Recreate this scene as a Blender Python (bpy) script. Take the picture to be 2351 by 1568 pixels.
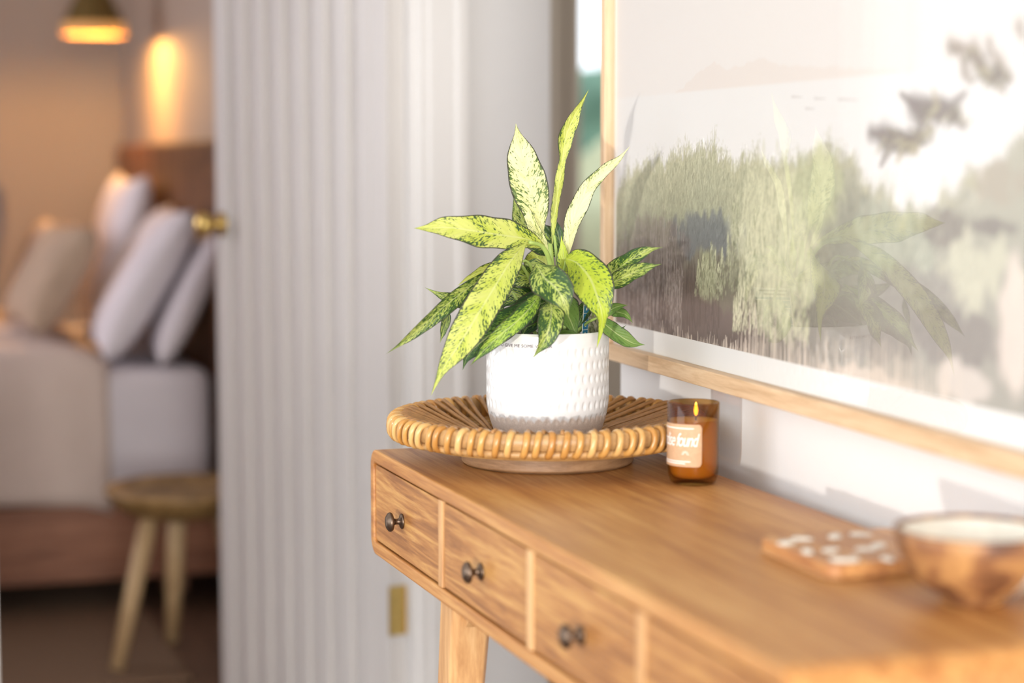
import bpy, math, random
import numpy as np
from mathutils import Vector, Matrix
R = math.radians
scene = bpy.context.scene
for o in list(bpy.data.objects):
    bpy.data.objects.remove(o)

# ------------------------------------------------------------------ camera, world, sun, window and fill light, exposure
EYE = 1.16                      # camera height
TOP = 0.80                      # console top height
YAW = math.atan(1545 / 4500); PITCH = math.atan(414 / 4500); FPX = 4500.0
FWD = Vector((math.sin(YAW) * math.cos(PITCH), math.cos(YAW) * math.cos(PITCH), -math.sin(PITCH)))
RGT = Vector((math.cos(YAW), -math.sin(YAW), 0)); UPV = RGT.cross(FWD)
CAM = Vector((0, 0, EYE))
cd = bpy.data.cameras.new('camera'); cam = bpy.data.objects.new('camera', cd)
scene.collection.objects.link(cam)
cam.matrix_world = Matrix((( RGT.x, UPV.x, -FWD.x, 0), (RGT.y, UPV.y, -FWD.y, 0), (RGT.z, UPV.z, -FWD.z, EYE), (0, 0, 0, 1)))
cd.sensor_width = 36; cd.lens = FPX / 2351 * 36; cd.clip_start = .05; cd.clip_end = 200
cd.dof.use_dof = True; cd.dof.focus_distance = 2.35; cd.dof.aperture_fstop = 2.0
scene.camera = cam

world = bpy.data.worlds.new('world'); scene.world = world; world.use_nodes = True
bg = world.node_tree.nodes['Background']
bg.inputs[0].default_value = (.86, .93, 1.0, 1); bg.inputs[1].default_value = 2.3

def light(name, kind, loc, direction, energy, color, size=None, size_y=None, angle=None):
    d = bpy.data.lights.new(name, kind); d.energy = energy; d.color = color
    o = bpy.data.objects.new(name, d); scene.collection.objects.link(o)
    o.location = loc; o.rotation_euler = Vector(direction).to_track_quat('-Z', 'Y').to_euler()
    if kind == 'AREA':
        d.shape = 'RECTANGLE'; d.size = size; d.size_y = size_y
    if angle is not None: d.angle = angle
    return o
SUN_AZ = R(50)
light('low_sun', 'SUN', (-4, -4, 1.2), (math.cos(SUN_AZ), math.sin(SUN_AZ), .015), 1.6, (1, .94, .86), angle=R(.9))
light('glass_door_daylight', 'AREA', (-.25, -3.1, 1.35), (.05, 1, -.02), 145, (1, .95, .905), 1.3, 2.0)
light('left_fill_light', 'AREA', (-2.0, 1.6, 1.3), (1, .1, -.1), 13, (.97, .98, 1), 1.9, 1.7)  # ambient fill for the room, set in the added left opening
light('bedroom_fill_light', 'AREA', (-1.4, 5.6, 1.5), (1, -.05, -.25), 24, (.96, .92, 1), 1.4, 1.2)  # added cool fill for the bed; no bedroom window is built
light('hall_fill_light', 'AREA', (3.1, 3.9, 1.5), (-1, 0, -.1), 14, (1, .95, .88), 1.0, 1.3)  # added to brighten the hall, in front of a solid wall
scene.view_settings.view_transform = 'Standard'; scene.view_settings.look = 'None'
scene.view_settings.gamma = 1; scene.view_settings.use_curve_mapping = False
scene.view_settings.exposure = 0.18
cy = scene.cycles
cy.max_bounces = 10; cy.diffuse_bounces = 5; cy.glossy_bounces = 4; cy.transmission_bounces = 8; cy.transparent_max_bounces = 12
cy.caustics_reflective = False; cy.caustics_refractive = False; cy.use_denoising = True
cy.sample_clamp_indirect = 4

# ------------------------------------------------------------------ helpers
def at(x, y, D):
    """world point seen at photo pixel (x, y), D metres in front of the camera"""
    return CAM + (FWD + RGT * ((x - 1175.5) / FPX) - UPV * ((y - 784) / FPX)) * D
def on_x(x, y, X):
    d = FWD + RGT * ((x - 1175.5) / FPX) - UPV * ((y - 784) / FPX)
    return CAM + d * (X / d.x)
def on_y(x, y, Y):
    d = FWD + RGT * ((x - 1175.5) / FPX) - UPV * ((y - 784) / FPX)
    return CAM + d * (Y / d.y)
def on_z(x, y, Z):
    d = FWD + RGT * ((x - 1175.5) / FPX) - UPV * ((y - 784) / FPX)
    return CAM + d * ((Z - EYE) / d.z)

PIV = Vector((.962, 1.40, 0)); WANG = -math.atan(.04)       # the right wall runs slightly askew to the console
RW_M = Matrix.Translation(PIV) @ Matrix.Rotation(WANG, 4, 'Z') @ Matrix.Translation(-PIV)
RW_I = RW_M.inverted()
def on_wall(x, y, X):
    """point in the wall's own frame (x across, y along) seen at photo pixel (x, y)"""
    d = FWD + RGT * ((x - 1175.5) / FPX) - UPV * ((y - 784) / FPX)
    c = RW_I @ CAM; d = RW_I.to_3x3() @ d
    return c + d * ((X - c.x) / d.x)
def askew(o):
    o.location = RW_M @ o.location; o.rotation_euler.z = WANG
    return o
def origin(o):
    v = Vector((0, 0, 0))
    while o: v += o.location; o = o.parent
    return v
def tag(o, label=None, cat=None, group=None, kind=None):
    if label: o['label'] = label
    if cat: o['category'] = cat
    if group: o['group'] = group
    if kind: o['kind'] = kind
    return o
def thing(name, loc, label, cat, group=None):
    o = bpy.data.objects.new(name, None); scene.collection.objects.link(o); o.location = loc
    o.empty_display_size = .05
    return tag(o, label, cat, group)
def link(name, me, parent=None, loc=(0, 0, 0), rz=0):
    o = bpy.data.objects.new(name, me); scene.collection.objects.link(o)
    o.parent = parent; o.location = loc; o.rotation_euler.z = rz
    return o

class MB:
    """collects verts and faces in world space; build() makes ONE mesh object"""
    def __init__(s): s.v = []; s.f = []; s.uv = None
    def add(s, vs, fs):
        n = len(s.v); s.v += [tuple(p) for p in vs]; s.f += [tuple(i + n for i in f) for f in fs]; return s
    def box(s, lo, hi, M=None):
        x0, y0, z0 = lo; x1, y1, z1 = hi
        vs = [Vector(p) for p in ((x0,y0,z0),(x1,y0,z0),(x1,y1,z0),(x0,y1,z0),(x0,y0,z1),(x1,y0,z1),(x1,y1,z1),(x0,y1,z1))]
        if M is not None: vs = [M @ p for p in vs]
        return s.add(vs, [(0,3,2,1),(4,5,6,7),(0,1,5,4),(1,2,6,5),(2,3,7,6),(3,0,4,7)])
    def tube(s, pts, rad, seg=10, closed=False, flat=1.0, ref=None):
        pts = [Vector(p) for p in pts]; n = len(pts)
        if not hasattr(rad, '__len__'): rad = [rad] * n
        vs = []; nrm = None
        for i, p in enumerate(pts):
            a = pts[(i - 1) % n] if (closed or i > 0) else p
            b = pts[(i + 1) % n] if (closed or i < n - 1) else p
            t = (b - a).normalized()
            if ref is not None: nrm = Vector(ref)
            elif nrm is None: nrm = Vector((0, 0, 1)) if abs(t.z) < .9 else Vector((1, 0, 0))
            nrm = (nrm - t * nrm.dot(t)).normalized(); bi = t.cross(nrm)
            for k in range(seg):
                a_ = 2 * math.pi * k / seg
                vs.append(p + (nrm * math.cos(a_) * flat + bi * math.sin(a_)) * rad[i])
        fs = []
        for i in range(n if closed else n - 1):
            j = (i + 1) % n
            for k in range(seg):
                l = (k + 1) % seg
                fs.append((i*seg+k, i*seg+l, j*seg+l, j*seg+k))
        if not closed: fs += [tuple(range(seg))[::-1], tuple((n-1)*seg + k for k in range(seg))]
        return s.add(vs, fs)
    def lathe(s, prof, c, seg=48, M=None):
        """prof: list of (r, z); closed at r=0 ends"""
        vs = []; idx = []
        for r, z in prof:
            if r <= 1e-6: idx.append([len(vs)] * seg); vs.append(Vector((0, 0, z)))
            else:
                idx.append([len(vs) + k for k in range(seg)])
                for k in range(seg):
                    a = 2 * math.pi * k / seg; vs.append(Vector((r * math.cos(a), r * math.sin(a), z)))
        fs = []
        for i in range(len(prof) - 1):
            for k in range(seg):
                l = (k + 1) % seg
                q = []
                for w in (idx[i][k], idx[i][l], idx[i+1][l], idx[i+1][k]):
                    if w not in q: q.append(w)
                if len(q) > 2: fs.append(tuple(q))
        c = Vector(c)
        vs = [(M @ p if M is not None else p) + c for p in vs]
        return s.add(vs, fs)
    def build(s, name, mat, parent=None, smooth=False, bevel=0, seg=2, sub=0, solid=0):
        og = origin(parent) if parent else Vector((0, 0, 0))
        me = bpy.data.meshes.new(name)
        me.from_pydata([(p[0]-og.x, p[1]-og.y, p[2]-og.z) for p in s.v], [], s.f); me.update()
        if s.uv is not None:
            ul = me.uv_layers.new(name='UVMap')
            vi = np.empty(len(me.loops), np.int32); me.loops.foreach_get('vertex_index', vi)
            ul.data.foreach_set('uv', np.asarray(s.uv, np.float32)[vi].ravel())
        if mat: me.materials.append(mat)
        if smooth: me.polygons.foreach_set('use_smooth', [True] * len(me.polygons))
        o = link(name, me, parent)
        if solid:
            m = o.modifiers.new('s', 'SOLIDIFY'); m.thickness = solid; m.offset = 0
        if bevel:
            m = o.modifiers.new('b', 'BEVEL'); m.width = bevel; m.segments = seg; m.limit_method = 'ANGLE'
            m.harden_normals = False
        if sub:
            m = o.modifiers.new('u', 'SUBSURF'); m.levels = sub; m.render_levels = sub
        return o
def boxo(name, lo, hi, mat, parent=None, bevel=0, M=None, **k):
    return MB().box(lo, hi, M).build(name, mat, parent, bevel=bevel, **k)

# ------------------------------------------------------------------ materials
class NT:
    def __init__(s, name):
        s.m = bpy.data.materials.new(name); s.m.use_nodes = True; s.t = s.m.node_tree
        s.b = s.t.nodes['Principled BSDF']; s.out = s.t.nodes['Material Output']
    def n(s, kind, **kw):
        nd = s.t.nodes.new(kind)
        for k, v in kw.items():
            if k.startswith('i_'):
                key = k[2:]; key = int(key) if key.isdigit() else key.replace('_', ' ')
                nd.inputs[key].default_value = v
            else: setattr(nd, k, v)
        return nd
    def l(s, a, b): s.t.links.new(a, b)
    def math(s, op, a, b=None, c=None, clamp=False):
        nd = s.n('ShaderNodeMath', operation=op, use_clamp=clamp)
        for i, v in enumerate((a, b, c)):
            if v is None: continue
            if isinstance(v, (int, float)): nd.inputs[i].default_value = v
            else: s.l(v, nd.inputs[i])
        return nd.outputs[0]
    def mix(s, fac, a, b, kind='MIX'):
        nd = s.n('ShaderNodeMix', data_type='RGBA', blend_type=kind)
        for i, v in ((0, fac), (6, a), (7, b)):
            if isinstance(v, (int, float)): nd.inputs[i].default_value = v
            elif isinstance(v, tuple): nd.inputs[i].default_value = v if len(v) == 4 else v + (1,)
            else: s.l(v, nd.inputs[i])
        return nd.outputs[2]
    def ramp(s, fac, stops):
        nd = s.n('ShaderNodeValToRGB'); s.l(fac, nd.inputs[0]); e = nd.color_ramp.elements
        while len(e) < len(stops): e.new(.5)
        for el, (p, c) in zip(e, stops):
            el.position = p; el.color = (c, c, c, 1) if isinstance(c, (int, float)) else tuple(c) + (1,)
        return nd.outputs[0]
    def coord(s, scale=(1, 1, 1), kind='Object', loc=(0, 0, 0)):
        tc = s.n('ShaderNodeTexCoord'); mp = s.n('ShaderNodeMapping')
        mp.inputs['Scale'].default_value = scale; mp.inputs['Location'].default_value = loc
        s.l(tc.outputs[kind], mp.inputs[0]); return mp.outputs[0]
    def noise(s, vec, scale, detail=4, rough=.55, dist=0):
        nd = s.n('ShaderNodeTexNoise'); nd.inputs['Scale'].default_value = scale
        nd.inputs['Detail'].default_value = detail; nd.inputs['Roughness'].default_value = rough
        nd.inputs['Distortion'].default_value = dist
        if vec is not None: s.l(vec, nd.inputs['Vector'])
        return nd.outputs['Fac']
    def bump(s, h, strength=.3, dist=.001):
        nd = s.n('ShaderNodeBump'); nd.inputs['Strength'].default_value = strength
        nd.inputs['Distance'].default_value = dist; s.l(h, nd.inputs['Height'])
        s.l(nd.outputs[0], s.b.inputs['Normal'])
    def set(s, **kw):
        for k, v in kw.items():
            s.b.inputs[k.replace('_', ' ')].default_value = (v + (1,) if isinstance(v, tuple) and len(v) == 3 else v)
        return s
    def color(s, c): s.l(c, s.b.inputs['Base Color'])

def two_sided_fresnel(t, ior):
    g = t.n('ShaderNodeNewGeometry'); f = t.n('ShaderNodeFresnel')
    t.l(t.math('ADD', ior, t.math('MULTIPLY', g.outputs['Backfacing'], 1 / ior - ior)), f.inputs[0])
    return f.outputs[0]
def plain(name, col, rough=.5, var=.06, vscale=20, bump=0, **kw):
    t = NT(name); t.set(Roughness=rough, **kw)
    n = t.noise(t.coord(), vscale, 5)
    lo = tuple(max(0, c * (1 - var)) for c in col); hi = tuple(min(1, c * (1 + var)) for c in col)
    t.color(t.ramp(n, [(.3, lo), (.7, hi)]))
    if bump: t.bump(n, bump, .002)
    return t.m
def wood(name, dark, mid, lite, scale=(28, 2.2, 28), rough=.45, fine=6, bump=.12, patch=1.2):
    t = NT(name); t.set(Roughness=rough)
    v = t.coord(scale)
    a = t.noise(v, 1.0, 6, .6, 1.2)
    v2 = t.coord(tuple(q * fine for q in scale)); b = t.noise(v2, 1.0, 3, .6)
    v3 = t.coord(tuple(q * .25 for q in scale)); c = t.noise(v3, patch, 3)
    m = t.math('ADD', t.math('MULTIPLY', a, .55), t.math('ADD', t.math('MULTIPLY', b, .2), t.math('MULTIPLY', c, .25)))
    t.color(t.ramp(m, [(.40, dark), (.5, mid), (.60, lite)]))
    t.bump(t.math('ADD', a, b), bump, .0006)
    return t.m

M_wall = plain('white_wall_paint', (.80, .795, .79), .75, .015, 3)
M_paint = plain('white_gloss_paint', (.80, .78, .755), .35, .015, 5)
M_doorp = plain('door_paint', (.68, .65, .62), .45, .02, 4)
M_bedwall = plain('bedroom_wall_paint', (.42, .345, .28), .8, .02, 3)
M_hall = plain('hall_wall_paint', (.56, .51, .45), .8, .02, 3)
M_ceil = plain('ceiling_paint', (.82, .81, .80), .8, .01, 3)
M_brass = plain('aged_brass', (.72, .52, .18), .3, .1, 60, Metallic=1.0)
M_top = wood('console_top_wood', (.28, .105, .028), (.45, .190, .052), (.58, .29, .100), (34, 1.5, 34), .36, 5, .12, 2.2)
M_face = wood('drawer_front_wood', (.25, .098, .026), (.40, .175, .048), (.56, .30, .095), (95, 5, 95), .45, 3, .15, 2.2)
M_edge = wood('console_edge_wood', (.34, .135, .036), (.48, .22, .063), (.60, .32, .11), (60, 2.5, 60), .42)
M_leg = wood('console_leg_wood', (.48, .25, .10), (.60, .34, .145), (.70, .44, .21), (40, 40, 4), .45)
M_oak = wood('oak_frame_wood', (.52, .34, .19), (.66, .46, .28), (.74, .55, .36), (60, 4, 60), .5)
t = NT('glossy_cane'); t.set(Roughness=.22)
oi = t.n('ShaderNodeObjectInfo'); cr_ = t.n('ShaderNodeValToRGB'); t.l(oi.outputs['Random'], cr_.inputs[0]); e_ = cr_.color_ramp.elements
e_[0].color = (.44, .20, .045, 1); e_[1].color = (.66, .42, .17, 1); e_.new(.5).color = (.56, .30, .085, 1)
t.color(t.mix(t.math('MULTIPLY', t.ramp(t.noise(t.coord(), 60, 4), [(.45, 0), (.75, 1)]), .55), cr_.outputs[0], (.27, .12, .035, 1))); M_cane = t.m
M_cane2 = plain('inner_cane', (.36, .18, .062), .4, .25, 90)
M_band = plain('rim_band_cane', (.50, .30, .125), .4, .2, 110)
M_foot = wood('tray_foot_wood', (.22, .115, .050), (.30, .165, .078), (.38, .22, .11), (12, 12, 90), .5)
M_knob = NT('antique_bronze'); M_knob.set(Base_Color=(.15, .105, .075), Metallic=.9, Roughness=.36); M_knob = M_knob.m
M_soil = plain('potting_soil', (.035, .022, .018), .95, .5, 300, .8)
M_stem = plain('green_stem', (.35, .47, .12), .5, .15, 60)
M_black = plain('dark_ink', (.05, .012, .035), .5)
M_white = plain('white_plastic', (.82, .82, .80), .5, .01)
M_blue = plain('blue_print', (.03, .22, .42), .45, .08, 40)

# ------------------------------------------------------------------ the setting
def st(o): o['kind'] = 'structure'; return o
DY = 3.30                                   # doorway wall
t = NT('floor_boards'); t.set(Roughness=.45)
v = t.coord((9, 1.2, 1)); a = t.noise(v, 2.2, 6)
t.color(t.ramp(a, [(.3, (.10, .055, .033)), (.7, (.20, .115, .07))])); M_floor = t.m
fl = MB().box((-2.1, -3.3, -.05), (3.3, 7.4, 0)); st(fl.build('floor', M_floor))
st(boxo('ceiling', (-2.1, -3.3, 2.55), (3.3, 7.4, 2.62), M_ceil))
PW = .962; PE = 2.470
askew(st(boxo('wall_right', (PW, -3.3, 0), (PW + .12, PE, 2.55), M_wall)))
askew(st(boxo('baseboard_right', (PW - .016, -3.3, 0), (PW, PE - .02, .12), M_paint, bevel=.004)))
w = MB()                                     # doorway wall with its opening
w.box((-2.1, DY, 0), (.225, DY + .1, 2.55)); w.box((.95, DY, 0), (1.205, DY + .1, 2.55)); w.box((.225, DY, 2.06), (.95, DY + .1, 2.55))
st(w.build('wall_front', M_wall))
# left wall with unseen window openings shaped for the sun patches, and a glazed opening behind the camera
w = MB(); X0, X1 = -2.1, -2.0
WY0, WY1, WZ0, WZ1 = -2.95, -.56, .25, 2.2; VY0, VY1 = .60, 2.65  # first opening sized so the sun reaches the console but misses the door
w.box((X0, -3.3, 0), (X1, WY0, 2.55)); w.box((X0, WY1, 0), (X1, VY0, 2.55)); w.box((X0, VY1, 0), (X1, 7.4, 2.55)); w.box((X0, VY0, 0), (X1, VY1, WZ0)); w.box((X0, VY0, WZ1), (X1, VY1, 2.55))
w.box((X0, WY0, 0), (X1, WY1, WZ0)); w.box((X0, WY0, WZ1), (X1, WY1, 2.55))
st(w.build('wall_left', M_wall))
w = MB(); w.box((-2.1, -3.3, 0), (-1.2, -3.2, 2.55)); w.box((.7, -3.3, 0), (PW + .12, -3.2, 2.55)); w.box((-1.2, -3.3, 2.2), (.7, -3.2, 2.55))
st(w.build('wall_back', M_wall))
for nm, y0, y1 in (('window_1', WY0, WY1), ('added_window_3', VY0, VY1)):  # second opening is added to let sun onto the doorway wall
    w1 = thing(nm, (X1, (y0 + y1) / 2, WZ0), None, None); w1['kind'] = 'structure'
    m = MB(); f = .05
    m.box((X0, y0, WZ0), (X1 + .01, y0 + f, WZ1)); m.box((X0, y1 - f, WZ0), (X1 + .01, y1, WZ1))
    m.box((X0, y0 + f, WZ0), (X1 + .01, y1 - f, WZ0 + f)); m.box((X0, y0 + f, WZ1 - f), (X1 + .01, y1 - f, WZ1))
    m.build('window_frame', M_paint, w1, bevel=.004)

# bedroom and hall shells
st(boxo('wall_bedroom_far', (-2.1, 7.30, 0), (1.0, 7.40, 2.55), M_bedwall))
st(boxo('wall_bedroom_head', (1.0, DY + .1, 0), (1.1, 7.40, 2.55), M_bedwall))
HY = 5.0
w = MB(); hx0, hx1, hz0, hz1 = 1.875, 2.75, .80, 2.2
w.box((1.1, HY, 0), (hx0, HY + .1, 2.55)); w.box((hx1, HY, 0), (3.3, HY + .1, 2.55))
w.box((hx0, HY, 0), (hx1, HY + .1, hz0)); w.box((hx0, HY, hz1), (hx1, HY + .1, 2.55))
st(w.build('wall_hall_far', M_hall))
st(boxo('wall_hall_right', (3.2, PE, 0), (3.3, HY, 2.55), M_hall))
st(boxo('wall_hall_near', (PW + .17, PE - .12, 0), (3.3, PE - .02, 2.55), M_hall))
w2 = thing('window_2', (hx0, HY, hz0), None, None); w2['kind'] = 'structure'
m = MB(); f = .035
m.box((hx0, HY - .01, hz0), (hx0 + f, HY + .06, hz1)); m.box((hx1 - f, HY - .01, hz0), (hx1, HY + .06, hz1))
m.box((hx0 + f, HY - .01, hz0), (hx1 - f, HY + .06, hz0 + f)); m.box((hx0 + f, HY - .01, hz1 - f), (hx1 - f, HY + .06, hz1))
m.build('window_frame', M_hall, w2, bevel=.003)
t = NT('clear_pane')
tr = t.n('ShaderNodeBsdfTransparent'); gl = t.n('ShaderNodeBsdfGlossy', i_Roughness=.0)
mx = t.n('ShaderNodeMixShader')
t.l(two_sided_fresnel(t, 1.5), mx.inputs[0]); t.l(tr.outputs[0], mx.inputs[1]); t.l(gl.outputs[0], mx.inputs[2]); t.l(mx.outputs[0], t.out.inputs[0])
M_pane = t.m
boxo('glass', (hx0 + f, HY + .02, hz0 + f), (hx1 - f, HY + .024, hz1 - f), M_pane, w2)

# trims of the doorway
def architrave(name, x0, x1, inner):
    m = MB(); s = 1 if inner == 'l' else -1
    prof = [(0, 0), (0, .012), (.006, .016), (.018, .016), (.022, .020), (.066, .022), (.072, .026), (.088, .026), (.09, 0)]
    pts = [(x0 + p[0] if inner == 'l' else x1 - p[0], DY - p[1]) for p in prof]
    n = len(pts); vs = [(x, y, 0) for x, y in pts] + [(x, y, 2.14) for x, y in pts]
    fs = [(i, (i+1) % n, n + (i+1) % n, n + i) for i in range(n)] + [tuple(range(n)), tuple(range(n, 2*n))]
    m.add(vs, fs); return st(m.build(name, M_paint))
architrave('trim_1', .955, 1.045, 'l'); architrave('trim_2', .13, .22, 'r')
w = MB(); w.box((.945, DY - .002, 0), (.965, DY + .102, 2.06)); w.box((.21, DY - .002, 0), (.232, DY + .102, 2.06))
st(w.build('trim_3', M_paint, bevel=.003))
st(boxo('trim_4', (.13, DY - .026, 2.06), (1.045, DY, 2.15), M_paint, bevel=.004))
st(boxo('baseboard_front', (1.047, DY - .016, 0), (1.203, DY, .12), M_paint, bevel=.004))

# door_1: grooved boards, brass knob and hinge
u = Vector((-.22, .9755, 0)).normalized(); nn = Vector((-u.y, u.x, 0))    # nn points to the viewer's side
if nn.x > 0: nn = -nn
A = Vector((.913, 3.337, .012))
d1 = thing('door_1', A, None, None); d1['kind'] = 'structure'
def dpt(a, b, z): return A + u * a + nn * b + Vector((0, 0, z))
def dbox(name, a0, a1, b0, b1, z0, z1, mat, bevel=.002):
    m = MB(); P = [dpt(a, b, z) for z in (z0, z1) for a, b in ((a0, b0), (a1, b0), (a1, b1), (a0, b1))]
    m.add(P, [(0,1,2,3), (7,6,5,4), (0,4,5,1), (1,5,6,2), (2,6,7,3), (3,7,4,0)]); return m.build(name, mat, d1, bevel=bevel)
DH = 2.03
dbox('door_core', .0, .76, -.035, -.0089, 0, DH, M_doorp)
dbox('stile', 0, .062, -.0085, 0, 0, DH, M_doorp); dbox('stile', .695, .76, -.0085, 0, 0, DH, M_doorp)
NB = 7; bw = (.695 - .062) / NB
for i in range(NB):
    a0 = .062 + i * bw
    prof = [(0, -.0088), (0, .0), (bw * .03, .0012), (bw * .50, .0012), (bw * .56, .0), (bw * .97, -.0080), (bw * .995, -.0088)]
    n = len(prof); m = MB()
    m.add([dpt(a0 + p, q, .0) for p, q in prof] + [dpt(a0 + p, q, DH) for p, q in prof],
          [(i_, (i_+1) % n, n + (i_+1) % n, n + i_) for i_ in range(n)] + [tuple(range(n)), tuple(range(n, 2*n))])
    m.build('board', M_doorp, d1)
Mk = nn.to_track_quat('Z', 'Y').to_matrix().to_4x4()
prof = [(0, 0), (.026, 0), (.026, .004), (.012, .008), (.009, .016), (.010, .026), (.022, .034), (.026, .044), (.022, .054), (.010, .059), (0, .060)]
MB().lathe(prof, dpt(.725, 0, 1.018), 28, Mk).build('door_knob', M_brass, d1, smooth=True)
for hz in (.30, 1.70):
    m = MB(); P = []
    z0, z1 = hz, hz + .09
    for z in (z0, z1):
        P += [dpt(-.0016, .001, z), dpt(-.0016, -.033, z), dpt(.0005, -.033, z), dpt(.0005, .001, z)]
    m.add(P, [(0,1,2,3), (7,6,5,4), (0,4,5,1), (1,5,6,2), (2,6,7,3), (3,7,4,0)])
    m.tube([dpt(-.004, -.036, z0), dpt(-.004, -.036, z1)], .0055, 12)
    hg = m.build('hinge', M_brass, d1)
    for k in range(3):
        c = dpt(-.002, -.016, hz + .02 + k * .025)
        MB().lathe([(0, .0012), (.003, .001), (.0036, 0)], c, 10, (-u).to_track_quat('Z', 'Y').to_matrix().to_4x4()).build('screw', M_brass, hg, smooth=True)

# outdoors seen through window_2
t = NT('hedge_green'); t.set(Roughness=.8)
t.color(t.ramp(t.noise(t.coord(), 6, 6), [(.3, (.03, .09, .06)), (.7, (.16, .28, .20))])); M_hedge = t.m
rng = random.Random(4)
def blob_mesh(c, r, seed, n=26, amp=.16):
    m = MB(); rr = random.Random(seed); ph = [(rr.uniform(0, 6.28), rr.randint(2, 7), rr.randint(2, 6)) for _ in range(7)]
    vs = []; 
    for i in range(n + 1):
        th = math.pi * i / n
        for k in range(n * 2):
            a = math.pi * k / n
            q = 1 + amp * sum(math.sin(p + f1 * a) * math.sin(f2 * th) for p, f1, f2 in ph) / 2.2
            vs.append((c[0] + r[0]*q*math.sin(th)*math.cos(a), c[1] + r[1]*q*math.sin(th)*math.sin(a), c[2] + r[2]*q*math.cos(th)))
    fs = [(i*2*n + k, i*2*n + (k+1) % (2*n), (i+1)*2*n + (k+1) % (2*n), (i+1)*2*n + k) for i in range(n) for k in range(2*n)]
    return m.add(vs, fs)
tr_ = thing('garden_tree', (3.9, 9.0, 0), 'dark teal green bush blurred outside the far window beside the picture', 'tree')
blob_mesh((3.9, 9.0, 1.10), (1.1, .7, .50), 3).build('crown', M_hedge, tr_, smooth=True)
MB().tube([(3.9, 9.0, 0), (3.92, 9.02, .5), (3.9, 9.0, 1.1)], [.09, .07, .05], 10).build('trunk', M_foot, tr_)
M_lawn = plain('dry_lawn', (.62, .62, .42), .9, .12, 8)
st(boxo('ground', (1.3, 5.2, -.30), (9, 16, -.2), M_lawn))
lb = blob_mesh((3.3, 7.4, .55), (.9, .35, .62), 8).build('low_shrub', plain('pale_foliage', (.58, .60, .40), .9, .15, 12), None, smooth=True)
tag(lb, 'pale yellow green shrub under the dark bush outside the far window', 'shrub')

# ------------------------------------------------------------------ console table
CX0, CX1 = .627, .9525; CY0, CY1 = 1.222, 2.378; CZ0 = .667
co = thing('console_table', ((CX0 + CX1) / 2, (CY0 + CY1) / 2, 0), 'warm brown wooden console table with a row of small drawers against the white wall', 'console table')
def rrect(y0, y1, z0, z1, r, n=6):
    pts = []
    for cy_, cz_, a0 in ((y1 - r, z1 - r, 0), (y0 + r, z1 - r, 90), (y0 + r, z0 + r, 180), (y1 - r, z0 + r, 270)):
        for k in range(n + 1):
            a = R(a0 + 90 * k / n); pts.append((cy_ + r * math.cos(a), cz_ + r * math.sin(a)))
    return pts
def ring_prism(outer, inner, x0, x1):
    n = len(outer); vs = []
    for x in (x0, x1):
        vs += [(x, y, z) for y, z in outer]; vs += [(x, y, z) for y, z in inner]
    fs = []
    for i in range(n):
        j = (i + 1) % n
        fs += [(i, j, n + j, n + i), (2*n + j, 2*n + i, 3*n + i, 3*n + j), (i, 2*n + i, 2*n + j, j), (n + j, 3*n + j, 3*n + i, n + i)]
    return vs, fs
# wrap-round case: the shell with the top made apart so its grain reads
o_ = rrect(CY0, CY1, CZ0, TOP, .022); i_ = rrect(CY0 + .014, CY1 - .014, CZ0 + .016, TOP - .017, .008)
vs, fs = ring_prism(o_, i_, CX0, CX1)
cs = MB().add(vs, fs).build('case', M_edge, co, smooth=False, bevel=.0022, seg=2)
cs.data.materials.append(M_top)
for p in cs.data.polygons:
    if p.normal.z > .9 and p.center.z + 0 > TOP - .01: p.material_index = 1
boxo('back_panel', (CX1 - .012, CY0 + .014, CZ0 + .016), (CX1 - .004, CY1 - .014, TOP - .017), M_leg, co)
DIV = [2.0765, 1.777, 1.497]
ys = [CY1 - .014] + DIV + [CY0 + .014]
for d in DIV: boxo('divider', (CX0 + .0005, d - .0075, CZ0 + .0165), (CX1 - .013, d + .0075, TOP - .0175), M_leg, co, bevel=.001)
knobY = [2.240, 1.934, 1.640, 1.365]
Mx = Vector((-1, 0, 0)).to_track_quat('Z', 'Y').to_matrix().to_4x4()
for k in range(4):
    yb = ys[k] - (.0012 if k == 0 else .0087); ya = ys[k+1] + (.0012 if k == 3 else .0087)
    dr = boxo('drawer', (CX0 + .003, ya, CZ0 + .0178), (CX1 - .05, yb, TOP - .0195), M_face, co, bevel=.0012)
    pr = [(a * .80, b * .84) for a, b in ((0, 0), (.0112, 0), (.0118, .0015), (.0100, .003), (.0048, .005), (.0042, .009), (.005, .0125), (.0135, .0155), (.0148, .018), (.0140, .0205), (.0122, .0212), (.0118, .0222), (.0098, .0226), (.0094, .0236), (.004, .0245), (0, .0247))]
    MB().lathe(pr, (CX0 + .003, knobY[k], .7295), 32, Mx).build('knob', M_knob, dr, smooth=True)
def leg(x0, y0, x1, y1):
    m = MB(); top, bot = CZ0, 0.0; hw0, hw1 = .030, .014
    for_ = []
    pts = []
    n = 7
    for i in range(n):
        s = i / (n - 1); z = top + (bot - top) * s
        x = x0 + (x1 - x0) * s; y = y0 + (y1 - y0) * s; h = hw0 + (hw1 - hw0) * s
        c = h * .25
        ring = [(-h + c, -h), (h - c, -h), (h, -h + c), (h, h - c), (h - c, h), (-h + c, h), (-h, h - c), (-h, -h + c)]
        pts += [(x + a * .8, y + b, z) for a, b in ring]
    fs = [(i*8 + k, i*8 + (k+1) % 8, (i+1)*8 + (k+1) % 8, (i+1)*8 + k) for i in range(n-1) for k in range(8)]
    fs += [tuple(range(8)), tuple(range((n-1)*8, n*8))]
    return m.add(pts, fs).build('leg', M_leg, co, bevel=.002)
ly = on_x(1062, 1420, .66).y
leg(.665, ly, .650, ly + .09); leg(.915, ly, .93, ly + .09)
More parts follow.
